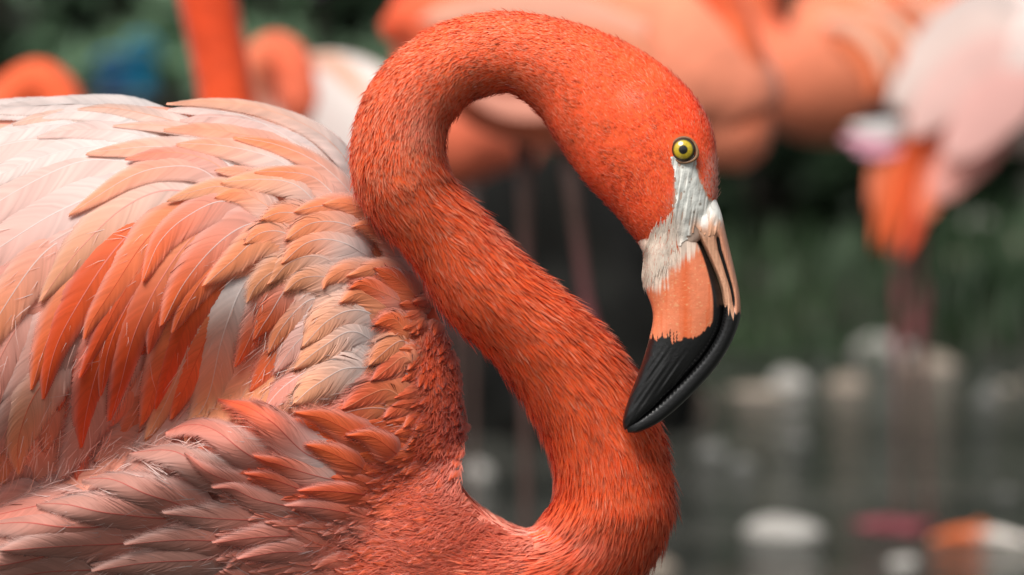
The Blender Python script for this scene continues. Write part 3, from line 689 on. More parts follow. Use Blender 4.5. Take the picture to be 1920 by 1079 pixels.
    c = lin(246, 230, 214)[None] * g.uniform(.75, 1.1, (n, 1)); rd = (g.random(n) < .06)[:, None]; c = np.where(rd, lin(214, 110, 70), c)
    tag(mesh_np('face_hair', V, [i + np.array([[0, 1, 2, 3]]), i + np.array([[3, 2, 4]])], M_FUZZ, flamingo, col=np.repeat(c, 5, 0)), kind='stuff')
build_face()
def build_eye():
    ex, ey = 1281., 281.
    # surface height of the head here
    X, Y, W = head_surface(200, 200, 21, 26, .2, np.pi - .2, SHR); k = np.argmin((X - ex) ** 2 + (Y - ey) ** 2); w0 = W.ravel()[k]
    def cap(r0, r1, rad, seg=48, n=10, squash=1.0, wo=0.):
        rr = np.linspace(r0, r1, n)[:, None]; a = np.linspace(0, 2 * np.pi, seg, endpoint=False)[None]
        X = ex + rr * np.cos(a); Y = ey + rr * np.sin(a) * squash; W = w0 - 12 + wo + np.sqrt(np.maximum(rad ** 2 - rr ** 2, 0)) + 0 * a
        return X, Y, W, rr + 0 * a, a + 0 * rr
    X, Y, W, rr, a = cap(7.6, 22.5, 28, n=24)
    nz = vnoise(a * 14, rr / 6)
    c = lin(206, 178, 40)[None, None] * (.75 + .4 * nz)[..., None]
    k = sstep(15.5, 19.5, rr)[..., None]; c = c * (1 - k) + lin(48, 38, 22) * k
    k = sstep(9.6, 8.2, rr)[..., None] * .7; c = c * (1 - k) + lin(70, 52, 16) * k
    V = P(X, Y, W).reshape(-1, 3)
    eye = mesh_np('eye', V, [grid_faces(24, 48, True)], M_EYE, flamingo, col=c.reshape(-1, 3)); eye['label'] = 'yellow iris with dark rim'
    X, Y, W, rr, a = cap(.05, 7.7, 28, n=8, wo=.15)
    mesh_np('pupil', P(X, Y, W).reshape(-1, 3), [grid_faces(8, 48, True)], M_EYE, eye, col=np.tile(lin(14, 13, 12), (8 * 48, 1)))
    # eyelid: puffy ring around the ball
    th = np.linspace(0, 2 * np.pi, 72, endpoint=False)[:, None]; ph = np.linspace(0, 2 * np.pi, 16, endpoint=False)[None]
    rs = 23.6 + 1.2 * np.cos(th - .6) + 3.0 * np.exp(-((np.mod(th + np.pi, 2 * np.pi) - np.pi - .5) / .5) ** 2)
    tub = 2.5 + 1.4 * np.exp(-((np.mod(th + np.pi, 2 * np.pi) - np.pi - .4) / .6) ** 2)
    X = ex + (rs + tub * np.cos(ph)) * np.cos(th); Y = ey + (rs + tub * np.cos(ph)) * np.sin(th); W = w0 + 3 + tub * np.sin(ph) + 0 * th
    nz = vnoise(th * 6, ph * 2)
    c = lin(150, 112, 82)[None, None] * (.6 + .6 * nz)[..., None]
    dk = sstep(-.3, -.9, np.cos(ph) + 0 * th)[..., None]; c = c * (1 - dk) + lin(52, 40, 30) * dk
    up = (sstep(.2, .9, -np.sin(th)) * .4 + 0 * ph)[..., None]; c = c * (1 - up) + lin(96, 66, 46) * up
    mesh_np('eyelid', P(X, Y, W).reshape(-1, 3), [np.vstack([grid_faces(72, 16, True), np.stack([71 * 16 + np.arange(16), 71 * 16 + (np.arange(16) + 1) % 16, (np.arange(16) + 1) % 16, np.arange(16)], -1)])], M_FACE, eye, col=c.reshape(-1, 3))
build_eye()

# ------------------------------------------------------------------ vaned feathers
PAL = {k: lin(*v) for k, v in dict(white=(230, 220, 216), pale=(230, 200, 190), pink=(230, 168, 152), dusty=(198, 142, 128), peach=(244, 168, 128), tan=(226, 150, 108),  # dusty: dusty pink, darkened so the flank's shade is partly in the colour
       apri=(240, 146, 100), orange=(236, 108, 58), deep=(228, 82, 30), coral=(232, 104, 66), brick=(218, 84, 48), rose=(224, 140, 122)).items()}
_nb = np.array([[c, a] for c, a in [(2.0, 150), (1.6, 165), (1.25, 170), (.9, 160)]])
TT_ = np.linspace(0, .22 * (len(NA) - 1), 24)
_Q = catmull(np.column_stack([NA_s, NB_s, NBB - SHR, NW]), TT_); _mid = (_Q[:, :2] + _Q[:, 2:4]) / 2; _rad = np.linalg.norm(_Q[:, :2] - _Q[:, 2:4], axis=1) / 2
def surf_w(px, py):
    w = torso_w(px, py)
    nb = np.full(np.shape(w), -1e3)
    for c, r, b, wc in zip(_mid, _rad, _Q[:, 4], _Q[:, 5]):
        q = 1 - ((px - c[0]) ** 2 + (py - c[1]) ** 2) / r ** 2
        nb = np.maximum(nb, np.where(q > 0, wc + b * np.sqrt(np.maximum(q, 0)), -1e3))
    h = np.clip(.5 + .5 * (w - nb) / 40, 0, 1)
    return np.where(nb < -900, w, nb * (1 - h) + w * h + 40 * h * (1 - h))
def feather_geo(path, W, cr, ct, lay=0., fray=.5, nb=56, shaft='pale', lift=13., edge='white', seed=0, dorsal=1., shear=1.35, camber=.12, point=1.0):
    g = np.random.default_rng(seed); path = np.asarray(path, float)
    t = np.linspace(0, len(path) - 1, 80); C = catmull(path, t) if len(path) > 2 else np.stack([np.interp(t, range(len(path)), path[:, i]) for i in (0, 1)], -1)
    seg = np.linalg.norm(np.diff(C, axis=0), axis=1); al = np.concatenate([[0], np.cumsum(seg)]); L = al[-1]
    T = np.gradient(C, axis=0); T /= np.linalg.norm(T, axis=1)[:, None] + 1e-9
    def prof(s):
        s = np.clip(s, 0, 1.0); return (.62 + .38 * sstep(0, .32, s)) * np.maximum(1 - s ** (3.2 - 1.0 * point), 0) ** (.62 + .28 * point)
    def at(a):
        ov = np.maximum(a - L, 0)
        p = np.stack([np.interp(a, al, C[:, 0]), np.interp(a, al, C[:, 1])], -1); tt = np.stack([np.interp(a, al, T[:, 0]), np.interp(a, al, T[:, 1])], -1)
        return p + tt * ov[..., None], tt
    Vs, Fs, Cs, off = [], {3: [], 4: []}, [], 0
    fr = np.array([0, .28, .55, .80, .96]); J = len(fr)
    s0 = np.linspace(.0, .975, nb)
    camb = camber + .03 * g.random(); phase = g.random() * 50
    for side in (-1, 1):
        asym = 1.0 + .18 * side * g.uniform(-1, 1)
        grp = vnoise(s0 * 16 + phase, np.full(nb, side * 3.3)) - .5
        jit = g.normal(size=nb) * .05 + grp * .22
        frl = 1 + fray * (.10 * grp + .10 * np.abs(g.normal(size=nb)))
        f = fr[None, :] * np.where(fr[None, :] > .5, frl[:, None], 1)
        hw0 = W / 2 * asym * prof(s0)[:, None]
        a = s0[:, None] * L + f ** 1.25 * hw0 * (shear + .8 * jit[:, None])
        a = np.minimum(a, L * (1 + .02 * f)); lat = f * W / 2 * asym * prof(a / L)
        lat = np.maximum(lat, f * 1.2)
        p, tt = at(a); N2 = np.stack([-tt[..., 1], tt[..., 0]], -1) * side
        # fringe tip of each barb
        ftip = .10 + fray * (.14 + .22 * g.random(nb)); a5 = a[:, -1] + hw0[:, 0] * ftip * shear; l5 = lat[:, -1] + W / 2 * ftip * .55 * (.3 + .7 * prof(s0))
        p5, t5 = at(a5); N5 = np.stack([-t5[..., 1], t5[..., 0]], -1) * side
        XY = np.concatenate([p + N2 * lat[..., None], (p5 + N5 * l5[:, None])[:, None]], 1)     # nb,J+1,2
        ff = np.concatenate([f, np.full((nb, 1), 1.15)], 1); aa = np.concatenate([a, a5[:, None]], 1)
        sL = np.clip(aa / L, 0, 1.15)
        h = lay + lift * sL ** 1.2 - 13 * (1 - sstep(0, .36, sL)) - camb * W * .5 * ff ** 2.2 + .9 * grp[:, None] * ff + g.normal(size=(nb, 1)) * .25 * ff
        # barb jitter colour
        Vs.append((XY, h)); m = J + 1
        idx = np.arange(nb * m).reshape(nb, m) + off; off += nb * m
        link_ok = g.random(nb - 1) > .02 * max(0., fray - .6)
        q = []
        for j in range(J - 1):
            sel = link_ok if j >= 1 else np.ones(nb - 1, bool)
            q.append(np.stack([idx[:-1, j], idx[1:, j], idx[1:, j + 1], idx[:-1, j + 1]], -1)[sel])
        q = np.concatenate(q); q = q if side > 0 else q[:, ::-1]; Fs[4].append(q)
        tr = np.stack([idx[:-1, J - 1], idx[1:, J - 1], idx[:-1, J]], -1); Fs[3].append(tr if side > 0 else tr[:, ::-1])
        k = sstep(.05, .85, sL)[..., None]; c = cr * (1 - k) + ct * k
        upside = 1.0 if side * dorsal > 0 else .45  # white edges, stronger on the upper vane: rolled rim's highlight painted in
        e = (sstep(.45, 1.05, ff) * (.42 * upside) * (1 - .45 * sL))[..., None]; c = c * (1 - e) + PAL[edge] * e
        dn = ((1 - sstep(.02, .30, sL)) * .45)[..., None]; c = c * (1 - dn) + PAL['white'] * dn
        c = c * (1 + (grp * .16)[:, None] + g.normal(size=(nb, 1)) * .05)[..., None]
        al_ = np.interp(ff, [0, .78, .97, 1.15], [1, 1, .72, .08]) * sstep(.0, .17, sL)
        Cs.append(np.column_stack([c.reshape(-1, 3), al_.ravel()]))
    # shaft
    s = np.linspace(0, .96, 40); p, tt = at(s * L); N2 = np.stack([-tt[..., 1], tt[..., 0]], -1)
    wd_ = (1.0 * (1 - s) + .25)[:, None] * (.5 + W / 110)
    XY = np.stack([p - N2 * wd_, p, p + N2 * wd_], 1); h = (lay + lift * s ** 1.2 - 13 * (1 - sstep(0, .36, s)))[:, None] + np.array([[.1, .6, .1]])
    Vs.append((XY, h)); Fs[4].append(grid_faces(40, 3, off=off)[:, ::-1]); ks = np.repeat(sstep(.05, .85, s), 3)[:, None]; Cs.append(np.column_stack([PAL[shaft] * .6 + (cr * (1 - ks) + ct * ks) * .4, np.repeat(sstep(.04, .2, s), 3)]))
    XY = np.concatenate([v[0].reshape(-1, 2) for v in Vs]); H = np.concatenate([v[1].ravel() for v in Vs])
    e = 6.0; w = surf_w(XY[:, 0], XY[:, 1])
    gx = np.clip((surf_w(XY[:, 0] + e, XY[:, 1]) - surf_w(XY[:, 0] - e, XY[:, 1])) / (2 * e), -3, 3); gy = np.clip((surf_w(XY[:, 0], XY[:, 1] + e) - surf_w(XY[:, 0], XY[:, 1] - e)) / (2 * e), -3, 3)
    nl = np.sqrt(1 + gx ** 2 + gy ** 2)
    V = P(XY[:, 0] - gx / nl * H, XY[:, 1] - gy / nl * H, w + H / nl)
    return V, [np.concatenate(Fs[4]), np.concatenate(Fs[3])], np.concatenate(Cs)
PAL['red'] = lin(196, 60, 52); PAL['shaftpink'] = lin(240, 150, 140)
def pts(s): return [tuple(float(q) for q in p.split(',')) for p in s.split()]
# path root -> tip, width, root colour, tip colour, layer, fray, shaft
WING = [
 ('330,214 240,201 130,198 40,205 -60,214', 30, 'white', 'pale', 2, .2, 'white'), ('170,212 60,206 -40,212 -150,234', 34, 'white', 'pale', 0, .2, 'white'),
 ('390,250 300,224 210,208 140,210', 26, 'pale', 'tan', 3, .3, 'tan'), ('230,222 150,211 90,219 20,238', 32, 'white', 'tan', 1, .5, 'white'),
 ('310,236 230,216 140,214 75,226', 30, 'white', 'pale', 1, .3, 'white'), ('200,240 130,232 50,244 -20,268 -80,300', 32, 'white', 'pale', 0, .3, 'white'),
 ('310,268 230,249 140,247 65,262', 34, 'white', 'pink', 2, .4, 'pale'), ('200,270 120,264 40,266 -60,295 -160,350', 56, 'pale', 'pink', -2, .3, 'white'),
 ('480,266 380,248 290,240 205,241', 24, 'pale', 'apri', 4, .3, 'peach'), ('330,290 200,275 100,290 0,330 -100,385', 50, 'white', 'pale', -1, .3, 'white'),
 ('330,318 220,300 130,310 0,378 -80,440 -140,500', 76, 'pale', 'pink', -3, .5, 'white'), ('455,322 390,287 300,279 230,284 155,294', 32, 'white', 'apri', 3, .3, 'white'),
 ('440,330 390,304 320,291 230,305', 26, 'pink', 'orange', 5, .3, 'peach'), ('428,352 375,319 300,319 240,339 180,376 123,413', 38, 'pink', 'apri', 7, .25, 'white'),
 ('360,352 230,352 120,392 20,452 -60,510 -120,590', 96, 'white', 'pink', -3, .6, 'white'), ('300,385 200,402 100,452 0,535 -70,620 -110,700', 96, 'pale', 'rose', -6, .5, 'pale'),
 ('405,365 310,358 230,393 160,458 110,518 72,574', 74, 'pale', 'tan', 1, .45, 'shaftpink'), ('150,425 80,478 20,558 -30,645 -60,720', 62, 'pink', 'apri', 2, .35, 'white'),
 ('690,345 600,258 500,214 400,200 300,204', 24, 'white', 'peach', 7, .45, 'peach'), ('670,310 590,248 500,218 430,207', 26, 'pink', 'peach', 2, .3, 'white'),
 ('645,345 560,274 470,226 380,211 305,211', 36, 'pale', 'pale', 0, .3, 'white'), ('640,318 570,262 480,232 400,224 330,232', 32, 'white', 'pink', 1, .3, 'white'),
 ('600,334 540,276 440,254 370,246 300,249', 32, 'pink', 'apri', 2, .3, 'peach'), ('680,384 600,314 520,279 430,264', 32, 'pale', 'apri', 4, .35, 'white'),
 ('575,335 510,299 420,279 325,276', 38, 'white', 'apri', 4, .35, 'white'), ('505,340 450,326 400,324', 22, 'pink', 'apri', 3, .3, 'peach'),
 ('650,394 590,339 530,328 472,330', 34, 'pale', 'apri', 4, .3, 'white'), ('605,392 550,350 490,342 410,350', 46, 'pale', 'peach', 6, .35, 'white'),
 ('480,372 420,354 370,362 308,384', 26, 'peach', 'tan', 5, .4, 'pale'), ('520,400 455,366 400,376', 36, 'pale', 'apri', 2, .3, 'peach'),
 ('345,392 272,416 212,474 152,562 104,652 78,754', 60, 'orange', 'deep', 3, .2, 'shaftpink'), ('400,386 330,405 272,454 212,542 172,602 155,642', 46, 'apri', 'orange', 5, .25, 'brick'),
 ('445,386 372,400 312,444 242,533 182,642 144,714', 44, 'apri', 'deep', 2, .25, 'brick'), ('478,392 420,380 360,404 302,453 265,535', 44, 'pink', 'orange', 9, .25, 'white'),
 ('505,405 432,396 362,444 302,524 252,622 222,722 200,795', 62, 'peach', 'deep', 3, .2, 'shaftpink'), ('310,470 246,560 204,650 186,745', 48, 'orange', 'deep', 0, .25, 'shaftpink'), ('405,520 345,600 302,690 262,800', 50, 'apri', 'orange', -2, .3, 'brick'), ('200,455 132,548 88,640 56,735', 56, 'peach', 'orange', -1, .3, 'shaftpink'), ('455,540 400,610 355,700 318,790', 48, 'apri', 'orange', -2, .4, 'brick'),
 ('335,505 262,583 195,662 162,762 150,845', 62, 'orange', 'deep', -1, .25, 'shaftpink'),
 ('432,482 372,562 332,642 302,722 288,770', 46, 'orange', 'deep', 0, .3, 'brick'), ('525,415 462,424 402,464 342,533 298,612', 52, 'pink', 'orange', 8, .3, 'white'),
 ('565,432 482,452 432,492 376,538', 40, 'peach', 'apri', 10, .5, 'white'), ('482,474 402,503 352,562 318,624', 42, 'apri', 'orange', 5, .4, 'shaftpink'),
 ('312,542 296,590 276,662', 36, 'orange', 'brick', 1, .25, 'brick'), ('478,505 442,562 412,642 388,742 345,832', 74, 'white', 'tan', 4, .95, 'white'),
 ('445,545 372,602 332,702 270,832', 62, 'pale', 'tan', -2, .5, 'pale'), ('536,522 502,562 462,642 440,684', 42, 'pale', 'orange', 8, .7, 'pale'),
 ('565,520 532,544 496,600 476,632', 58, 'pink', 'orange', 10, .6, 'white'), ('575,500 520,505 480,532 460,564', 44, 'peach', 'tan', 12, .6, 'pale'),
 ('425,655 352,762 282,852 200,935', 74, 'dusty', 'dusty', -4, .7, 'rose'), ('255,605 202,702 162,802 108,905', 76, 'pink', 'dusty', -5, .7, 'rose'),
 ('135,562 82,652 32,762 -20,865', 84, 'pink', 'dusty', -5, .7, 'rose'), ('115,680 62,742 32,822 33,888', 62, 'pink', 'tan', 3, .5, 'brick'),
 ('65,562 10,652 -40,762 -70,850', 84, 'pink', 'rose', -6, .5, 'rose'), ('505,652 432,752 375,830', 62, 'rose', 'tan', 2, .7, 'tan'),
 ('545,642 492,722 448,795', 52, 'peach', 'tan', 4, .7, 'tan'), ('600,684 522,744 482,790', 50, 'pink', 'tan', 5, .8, 'pale'),
 ('610,436 565,408 522,404 486,418', 42, 'pale', 'apri', 7, .4, 'white'), ('575,470 530,440 490,440 455,462', 42, 'pale', 'apri', 8, .5, 'white'),
 ('692,404 640,388 590,393 545,404', 36, 'pink', 'apri', 9, .35, 'white'), ('742,455 692,405 642,388 598,391', 32, 'peach', 'apri', 10, .3, 'peach'),
 ('692,454 640,424 580,424 530,455', 46, 'pale', 'apri', 11, .5, 'white'), ('682,476 620,454 570,460 522,498', 46, 'white', 'apri', 12, .6, 'white'),
 ('762,494 722,444 682,428 652,431', 36, 'pale', 'apri', 12, .5, 'pale'), ('642,504 590,483 540,494 498,534', 42, 'pale', 'tan', 11, .7, 'pale'),
 ('662,534 620,523 565,523 528,548', 42, 'pale', 'tan', 13, .7, 'pale'), ('725,520 655,507 612,526 601,546', 36, 'pale', 'apri', 12, .4, 'peach'),
 ('790,540 752,513 702,507 642,522', 36, 'pale', 'apri', 13, .4, 'apri'), ('782,572 742,533 692,508', 42, 'apri', 'orange', 15, .45, 'apri'),
 ('765,580 722,558 672,538 648,544', 42, 'pink', 'orange', 15, .45, 'apri'), ('735,592 692,562 662,553 632,570', 36, 'peach', 'apri', 14, .5, 'peach'),
 ('722,602 662,583 612,602 568,652', 62, 'white', 'peach', 13, .95, 'white'), ('702,642 652,623 602,652 556,694', 56, 'white', 'peach', 14, 1., 'white'),
 ('705,692 642,692 592,722 546,764', 56, 'white', 'peach', 15, 1., 'white'), ('762,642 732,603 692,612', 42, 'apri', 'orange', 16, .6, 'apri'),
 ('768,652 742,642 702,670 684,686', 46, 'peach', 'apri', 17, .7, 'pale'), ('778,702 752,672 722,690 690,714', 52, 'peach', 'coral', 17, .5, 'peach'),
 ('764,762 722,732 682,742 636,768', 52, 'apri', 'coral', 18, .6, 'peach'), ('660,610 610,600 560,640 520,700', 50, 'white', 'pink', 10, .9, 'white'),
 ('640,680 590,690 540,730 500,775', 50, 'pale', 'rose', 10, .9, 'white'), ('620,560 575,565 530,610 505,660', 48, 'pale', 'apri', 9, .8, 'white'),
 ('560,590 530,640 500,690 475,740', 46, 'peach', 'orange', 6, .7, 'pale'), ('740,770 690,765 640,775 600,800', 46, 'apri', 'coral', 16, .6, 'pale'),
]
FLANK = [
 ('650,880 570,850 500,795 418,770', 76, 'white', 'coral', 22, .9, 'red'), ('530,890 460,848 400,819 360,817 316,836', 58, 'dusty', 'rose', 14, .6, 'red'),
 ('470,905 400,883 330,860 248,871', 58, 'dusty', 'dusty', 10, .6, 'red'), ('650,905 580,888 520,868 463,846', 54, 'pale', 'coral', 18, .8, 'red'),
 ('705,842 640,803 590,782 538,777', 54, 'coral', 'orange', 24, .6, 'brick'), ('390,965 300,929 220,913 158,920', 64, 'rose', 'dusty', 8, .7, 'red'),
 ('330,975 230,959 150,956 73,965', 64, 'rose', 'dusty', 8, .7, 'red'), ('490,914 420,893 348,861', 44, 'rose', 'rose', 12, .6, 'red'),
 ('570,955 480,933 430,908 388,903', 54, 'dusty', 'rose', 12, .7, 'red'), ('570,920 500,893 448,877', 46, 'rose', 'coral', 16, .6, 'red'),
 ('490,975 400,968 340,958 298,950', 54, 'rose', 'dusty', 10, .8, 'red'), ('440,1014 350,1008 290,1008 228,1010', 54, 'rose', 'dusty', 10, .8, 'red'),
 ('260,1018 150,1015 70,1018 0,1030', 64, 'rose', 'dusty', 8, .8, 'red'), ('410,1048 300,1048 230,1053 168,1061', 58, 'dusty', 'dusty', 8, .8, 'red'),
 ('565,1003 480,1003 393,1011', 44, 'rose', 'rose', 10, .7, 'red'), ('690,928 620,918 548,916', 44, 'coral', 'coral', 16, .6, 'red'),
 ('670,963 590,948 523,943', 44, 'coral', 'rose', 14, .6, 'red'), ('240,985 140,985 50,990 -60,1010', 60, 'rose', 'dusty', 6, .8, 'red'),
 ('170,945 90,955 20,975 -60,1000', 60, 'dusty', 'rose', 6, .8, 'red'), ('680,880 620,850 560,830', 46, 'coral', 'orange', 20, .6, 'brick'),
 ('740,850 690,820 640,815', 44, 'coral', 'orange', 22, .6, 'brick'), ('600,1035 520,1030 440,1040', 48, 'rose', 'rose', 10, .7, 'red'),
 ('200,1070 100,1065 0,1075 -80,1090', 62, 'dusty', 'dusty', 6, .8, 'red'), ('130,1030 40,1045 -60,1060', 60, 'rose', 'dusty', 5, .8, 'red'),
]
wing_V = None
def build_plumage():
    # the folded wing's own surface under its feathers
    xs = np.linspace(-700, 740, 90); ys = np.linspace(0, 1, 50); X = xs[:, None] + 0 * ys[None]
    tp = smooth_interp(xs, TOPX, TOPY) + 14; bt = np.minimum(765 + np.clip(430 - xs, -400, 900) * .455 - 10, 790 + 0 * xs + np.clip(430 - xs, 0, 900) * .455); bt = np.minimum(bt, np.interp(xs, [-700, 400, 560, 740], [990, 765, 730, 640]))
    Y = tp[:, None] + (bt - tp)[:, None] * ys
    V = P(X, Y, torso_w(X, Y) - 22)
    wing = mesh_np('wing', V.reshape(-1, 3), [grid_faces(90, 50)[:, ::-1]], M_SKIN, flamingo, col=np.tile(lin(226, 160, 140), (90 * 50, 1)))
    data = []; k = 0
    for tab, par, dors in ((WING, wing, 1), (FLANK, body, 1)):
        for (s, W, cr, ct, lay, fray, sh) in tab:
            p = pts(s); p0_ = p; r0, r1 = np.array(p[0]), np.array(p[1]); p = [tuple(r0 + (r0 - r1) * .45)] + p; big = W > 40; y0 = p0_[0][1]; up_ = .42 * float(sstep(400, 260, y0)) if par is wing else 0.
            c1 = PAL[cr] * (1 - up_) + PAL['white'] * up_; c2 = PAL[ct] * (1 - up_) + PAL['white'] * up_  # upper feathers whitened: their white bases plus strong top light put into colour
            V, F, C = feather_geo(p, W * ((1.5 + .35 * float(sstep(520, 600, p0_[0][0]) * sstep(400, 450, y0)) + .22 * (ct in ('deep', 'orange') and p0_[0][0] < 560)) if par is wing else 1.4), c1, c2, lay * .6 if par is wing else lay * .5, fray, nb=80 if big else 60, shaft=sh, lift=(9 - 4 * float(sstep(420, 260, y0))) if par is wing else 20, seed=k + 1, shear=1.6 if par is wing else 2.2, camber=.10 if par is wing else .16, point=.8 if par is wing else 1.3)
            mesh_np('feather', V, F, M_FEATHER, par, col=C); k += 1
            q = np.array(p0_); d = q[-1] - q[0]
            for fr in (.25, .55, .85):
                c = q[0] + d * fr; data.append((c[0], c[1], d[0] / np.linalg.norm(d), d[1] / np.linalg.norm(d), np.linalg.norm(d), W, *PAL[cr], *PAL[ct]))
    for (x, y, dx, dy, L, W, c1, c2) in [(820, 640, -.35, .94, 40, 26, 'orange', 'deep'), (835, 720, -.25, .97, 38, 24, 'orange', 'brick'), (790, 600, -.5, .86, 44, 28, 'apri', 'orange'), (800, 690, -.45, .9, 42, 28, 'orange', 'deep'), (840, 780, -.4, .9, 36, 22, 'coral', 'brick'),
              (780, 820, -.85, .5, 44, 26, 'coral', 'orange'), (740, 900, -.97, .2, 44, 24, 'coral', 'coral'), (800, 960, -.95, .1, 42, 18, 'coral', 'coral'), (650, 1000, -.98, .05, 52, 24, 'coral', 'rose'), (700, 1060, -.98, .0, 48, 20, 'coral', 'coral'), (840, 880, -.6, .75, 38, 18, 'rose', 'coral'), (880, 1040, -.95, .1, 40, 16, 'coral', 'coral'),
              (-300, 400, -.9, .4, 160, 60, 'pale', 'pink'), (-300, 700, -.7, .7, 160, 60, 'pink', 'rose'), (-300, 1000, -.95, .2, 150, 60, 'dusty', 'dusty'), (-700, 600, -.95, .3, 160, 50, 'pink', 'pink'), (200, 1180, -.98, -.1, 110, 50, 'dusty', 'dusty'), (550, 1150, -.97, -.1, 80, 36, 'rose', 'dusty')]:
        data.append((x, y, dx, dy, L, W, *PAL[c1], *PAL[c2]))
    Dt = np.array(data)
    g = np.random.default_rng(21); n_single = 0
    def field(x, y):
        d2 = (Dt[:, 0] - x) ** 2 + (Dt[:, 1] - y) ** 2 + 200; w = 1 / d2 ** 2; w /= w.sum(); r = w @ Dt
        r[2:4] /= np.hypot(*r[2:4]) + 1e-9; return r
    regions = [  # sampler box, count, layer range, size factor, single objects?
        ((-1000, -120, 300, 1080), 150, (-26, -12), 1.0, 0), ((-120, 640, 215, 1000), 260, (-28, -20), .85, 0), ((-120, 700, 960, 1230), 130, (-16, 2), .85, 0),
        ((560, 855, 470, 800), 120, (-30, -16), .9, 0), ((755, 868, 560, 800), 110, (4, 12), 1.0, 1), ((600, 870, 790, 960), 150, (2, 9), .95, 1), ((480, 860, 880, 1130), 420, (0, 8), .9, 0)]
    stuff = []
    for (x0, x1, y0, y1), cnt, (l0, l1), sf, single in regions:
        for _ in range(cnt):
            x, y = g.uniform(x0, x1), g.uniform(y0, y1)
            tp, bt = np.interp(x, TOPX, TOPY), np.interp(x, BOTX, BOTY)
            if y < tp + 12 or (y > bt - 5 and x < 840): continue
            if x > 866 and y < 985: continue
            if x > 770 and y > 850 and g.random() < sstep(770, 850, x) * sstep(850, 930, y): continue
            f = field(x, y); a = math.atan2(f[3], f[2]) + g.normal() * .16
            L = np.clip(f[4], 30, 190) * sf * g.uniform(.75, 1.15); W = f[5] * sf * g.uniform(1.1, 1.5); d = np.array([math.cos(a), math.sin(a)]); bend = g.normal() * .10
            nrm = np.array([-d[1], d[0]]); c = np.array([x, y])
            p = [c - d * L * .5, c + nrm * L * bend, c + d * L * .5]
            jc = 1 + g.normal() * .05; big = W > 34
            V, F, C = feather_geo(p, W, f[6:9] * jc, f[9:12] * jc, g.uniform(l0, l1) * .6, g.uniform(.5, 1.), nb=40 if big else 26, shaft='pink' if x < 500 else 'coral', lift=8 if big else 7, seed=500 + len(stuff) + n_single, shear=1.6 if big else 2.4, point=.8 if big else 1.3)
            if single and n_single < 170:
                mesh_np('feather', V, F, M_FEATHER, body if y > 620 else wing, col=C); n_single += 1
            else: stuff.append((V, F, C))
    # loose wisps and down lying over the vanes, denser on the breast
    def wisps(n, box, L0, L1, w0, h0, h1, mixw, wind, xmax=866):
        x = g.uniform(box[0], box[1], n); y = g.uniform(box[2], box[3], n)
        d2 = (Dt[None, :, 0] - x[:, None]) ** 2 + (Dt[None, :, 1] - y[:, None]) ** 2 + 200; w = 1 / d2 ** 2; w /= w.sum(1)[:, None]; f = w @ Dt
        a = np.arctan2(f[:, 3], f[:, 2]) + g.normal(size=n) * wind + (vnoise(x / 24, y / 24) - .5) * .9
        L = g.uniform(L0, L1, n); d = np.stack([np.cos(a), np.sin(a)], -1); cv = g.normal(size=n) * .12
        s_ = np.array([0, .5, 1.])[None]; X = x[:, None] + d[:, :1] * L[:, None] * s_ - d[:, 1:] * (L * cv)[:, None] * s_ ** 2; Y = y[:, None] + d[:, 1:] * L[:, None] * s_ + d[:, :1] * (L * cv)[:, None] * s_ ** 2
        ok = (Y.min(1) > np.interp(X.max(1), TOPX, TOPY) + 8) & ((X.max(1) < 866) | (Y.min(1) > np.interp(X.max(1), [866, 900, 960, 1010], [915, 965, 1000, 1010]))) & (X.max(1) < xmax); x, y, X, Y, d, f, L = x[ok], y[ok], X[ok], Y[ok], d[ok], f[ok], L[ok]; n = len(x)
        H = h0 + (h1 - h0) * s_ * g.uniform(.6, 1.2, (n, 1))
        N2 = np.stack([-d[:, 1], d[:, 0]], -1) * (w0 * .5 * g.uniform(.6, 1.3, n))[:, None]
        XX = np.stack([X[:, 0] - N2[:, 0], X[:, 0] + N2[:, 0], X[:, 1] + N2[:, 0], X[:, 1] - N2[:, 0], X[:, 2]], 1); YY = np.stack([Y[:, 0] - N2[:, 1], Y[:, 0] + N2[:, 1], Y[:, 1] + N2[:, 1], Y[:, 1] - N2[:, 1], Y[:, 2]], 1)
        HH = np.stack([H[:, 0], H[:, 0], H[:, 1], H[:, 1], H[:, 2]], 1)
        W_ = surf_w(XX, YY); e = 6.; gx = np.clip((surf_w(XX + e, YY) - surf_w(XX - e, YY)) / 12, -3, 3); gy = np.clip((surf_w(XX, YY + e) - surf_w(XX, YY - e)) / 12, -3, 3); nl = np.sqrt(1 + gx ** 2 + gy ** 2)
        V = P(XX - gx / nl * HH, YY - gy / nl * HH, W_ + HH / nl).reshape(-1, 3)
        i = np.arange(n)[:, None] * 5; c = f[:, 6:9] * .5 + f[:, 9:12] * .5; m_ = np.clip(mixw * g.uniform(.3, 1.5, n), 0, 1)[:, None]; c = (c * (1 - m_) + PAL['white'] * m_) * g.uniform(.85, 1.1, (n, 1))
        stuff.append((V, [i + np.array([[3, 2, 1, 0]]), i + np.array([[4, 2, 3]])], np.column_stack([np.repeat(c, 5, 0), np.ones(5 * n)])))
    wisps(3200, (520, 866, 850, 1120), 20, 40, 2.2, 2, 12, .10, .25)
    wisps(5200, (760, 1000, 900, 1130), 22, 42, 3.0, -2, 10, .10, .25, 1010)
    wisps(1200, (780, 866, 620, 850), 14, 28, 2.2, 6, 15, .05, .3)
    wisps(220, (480, 760, 540, 800), 16, 44, 1.3, 6, 16, .6, .3)
    wisps(500, (-40, 620, 800, 1100), 24, 60, 1.3, 6, 17, .5, .22)
    wisps(120, (-40, 480, 420, 860), 24, 60, 1.1, 2, 12, .5, .25)
    V, F = merge([(v, f) for v, f, c in stuff]); C = np.concatenate([c for v, f, c in stuff])
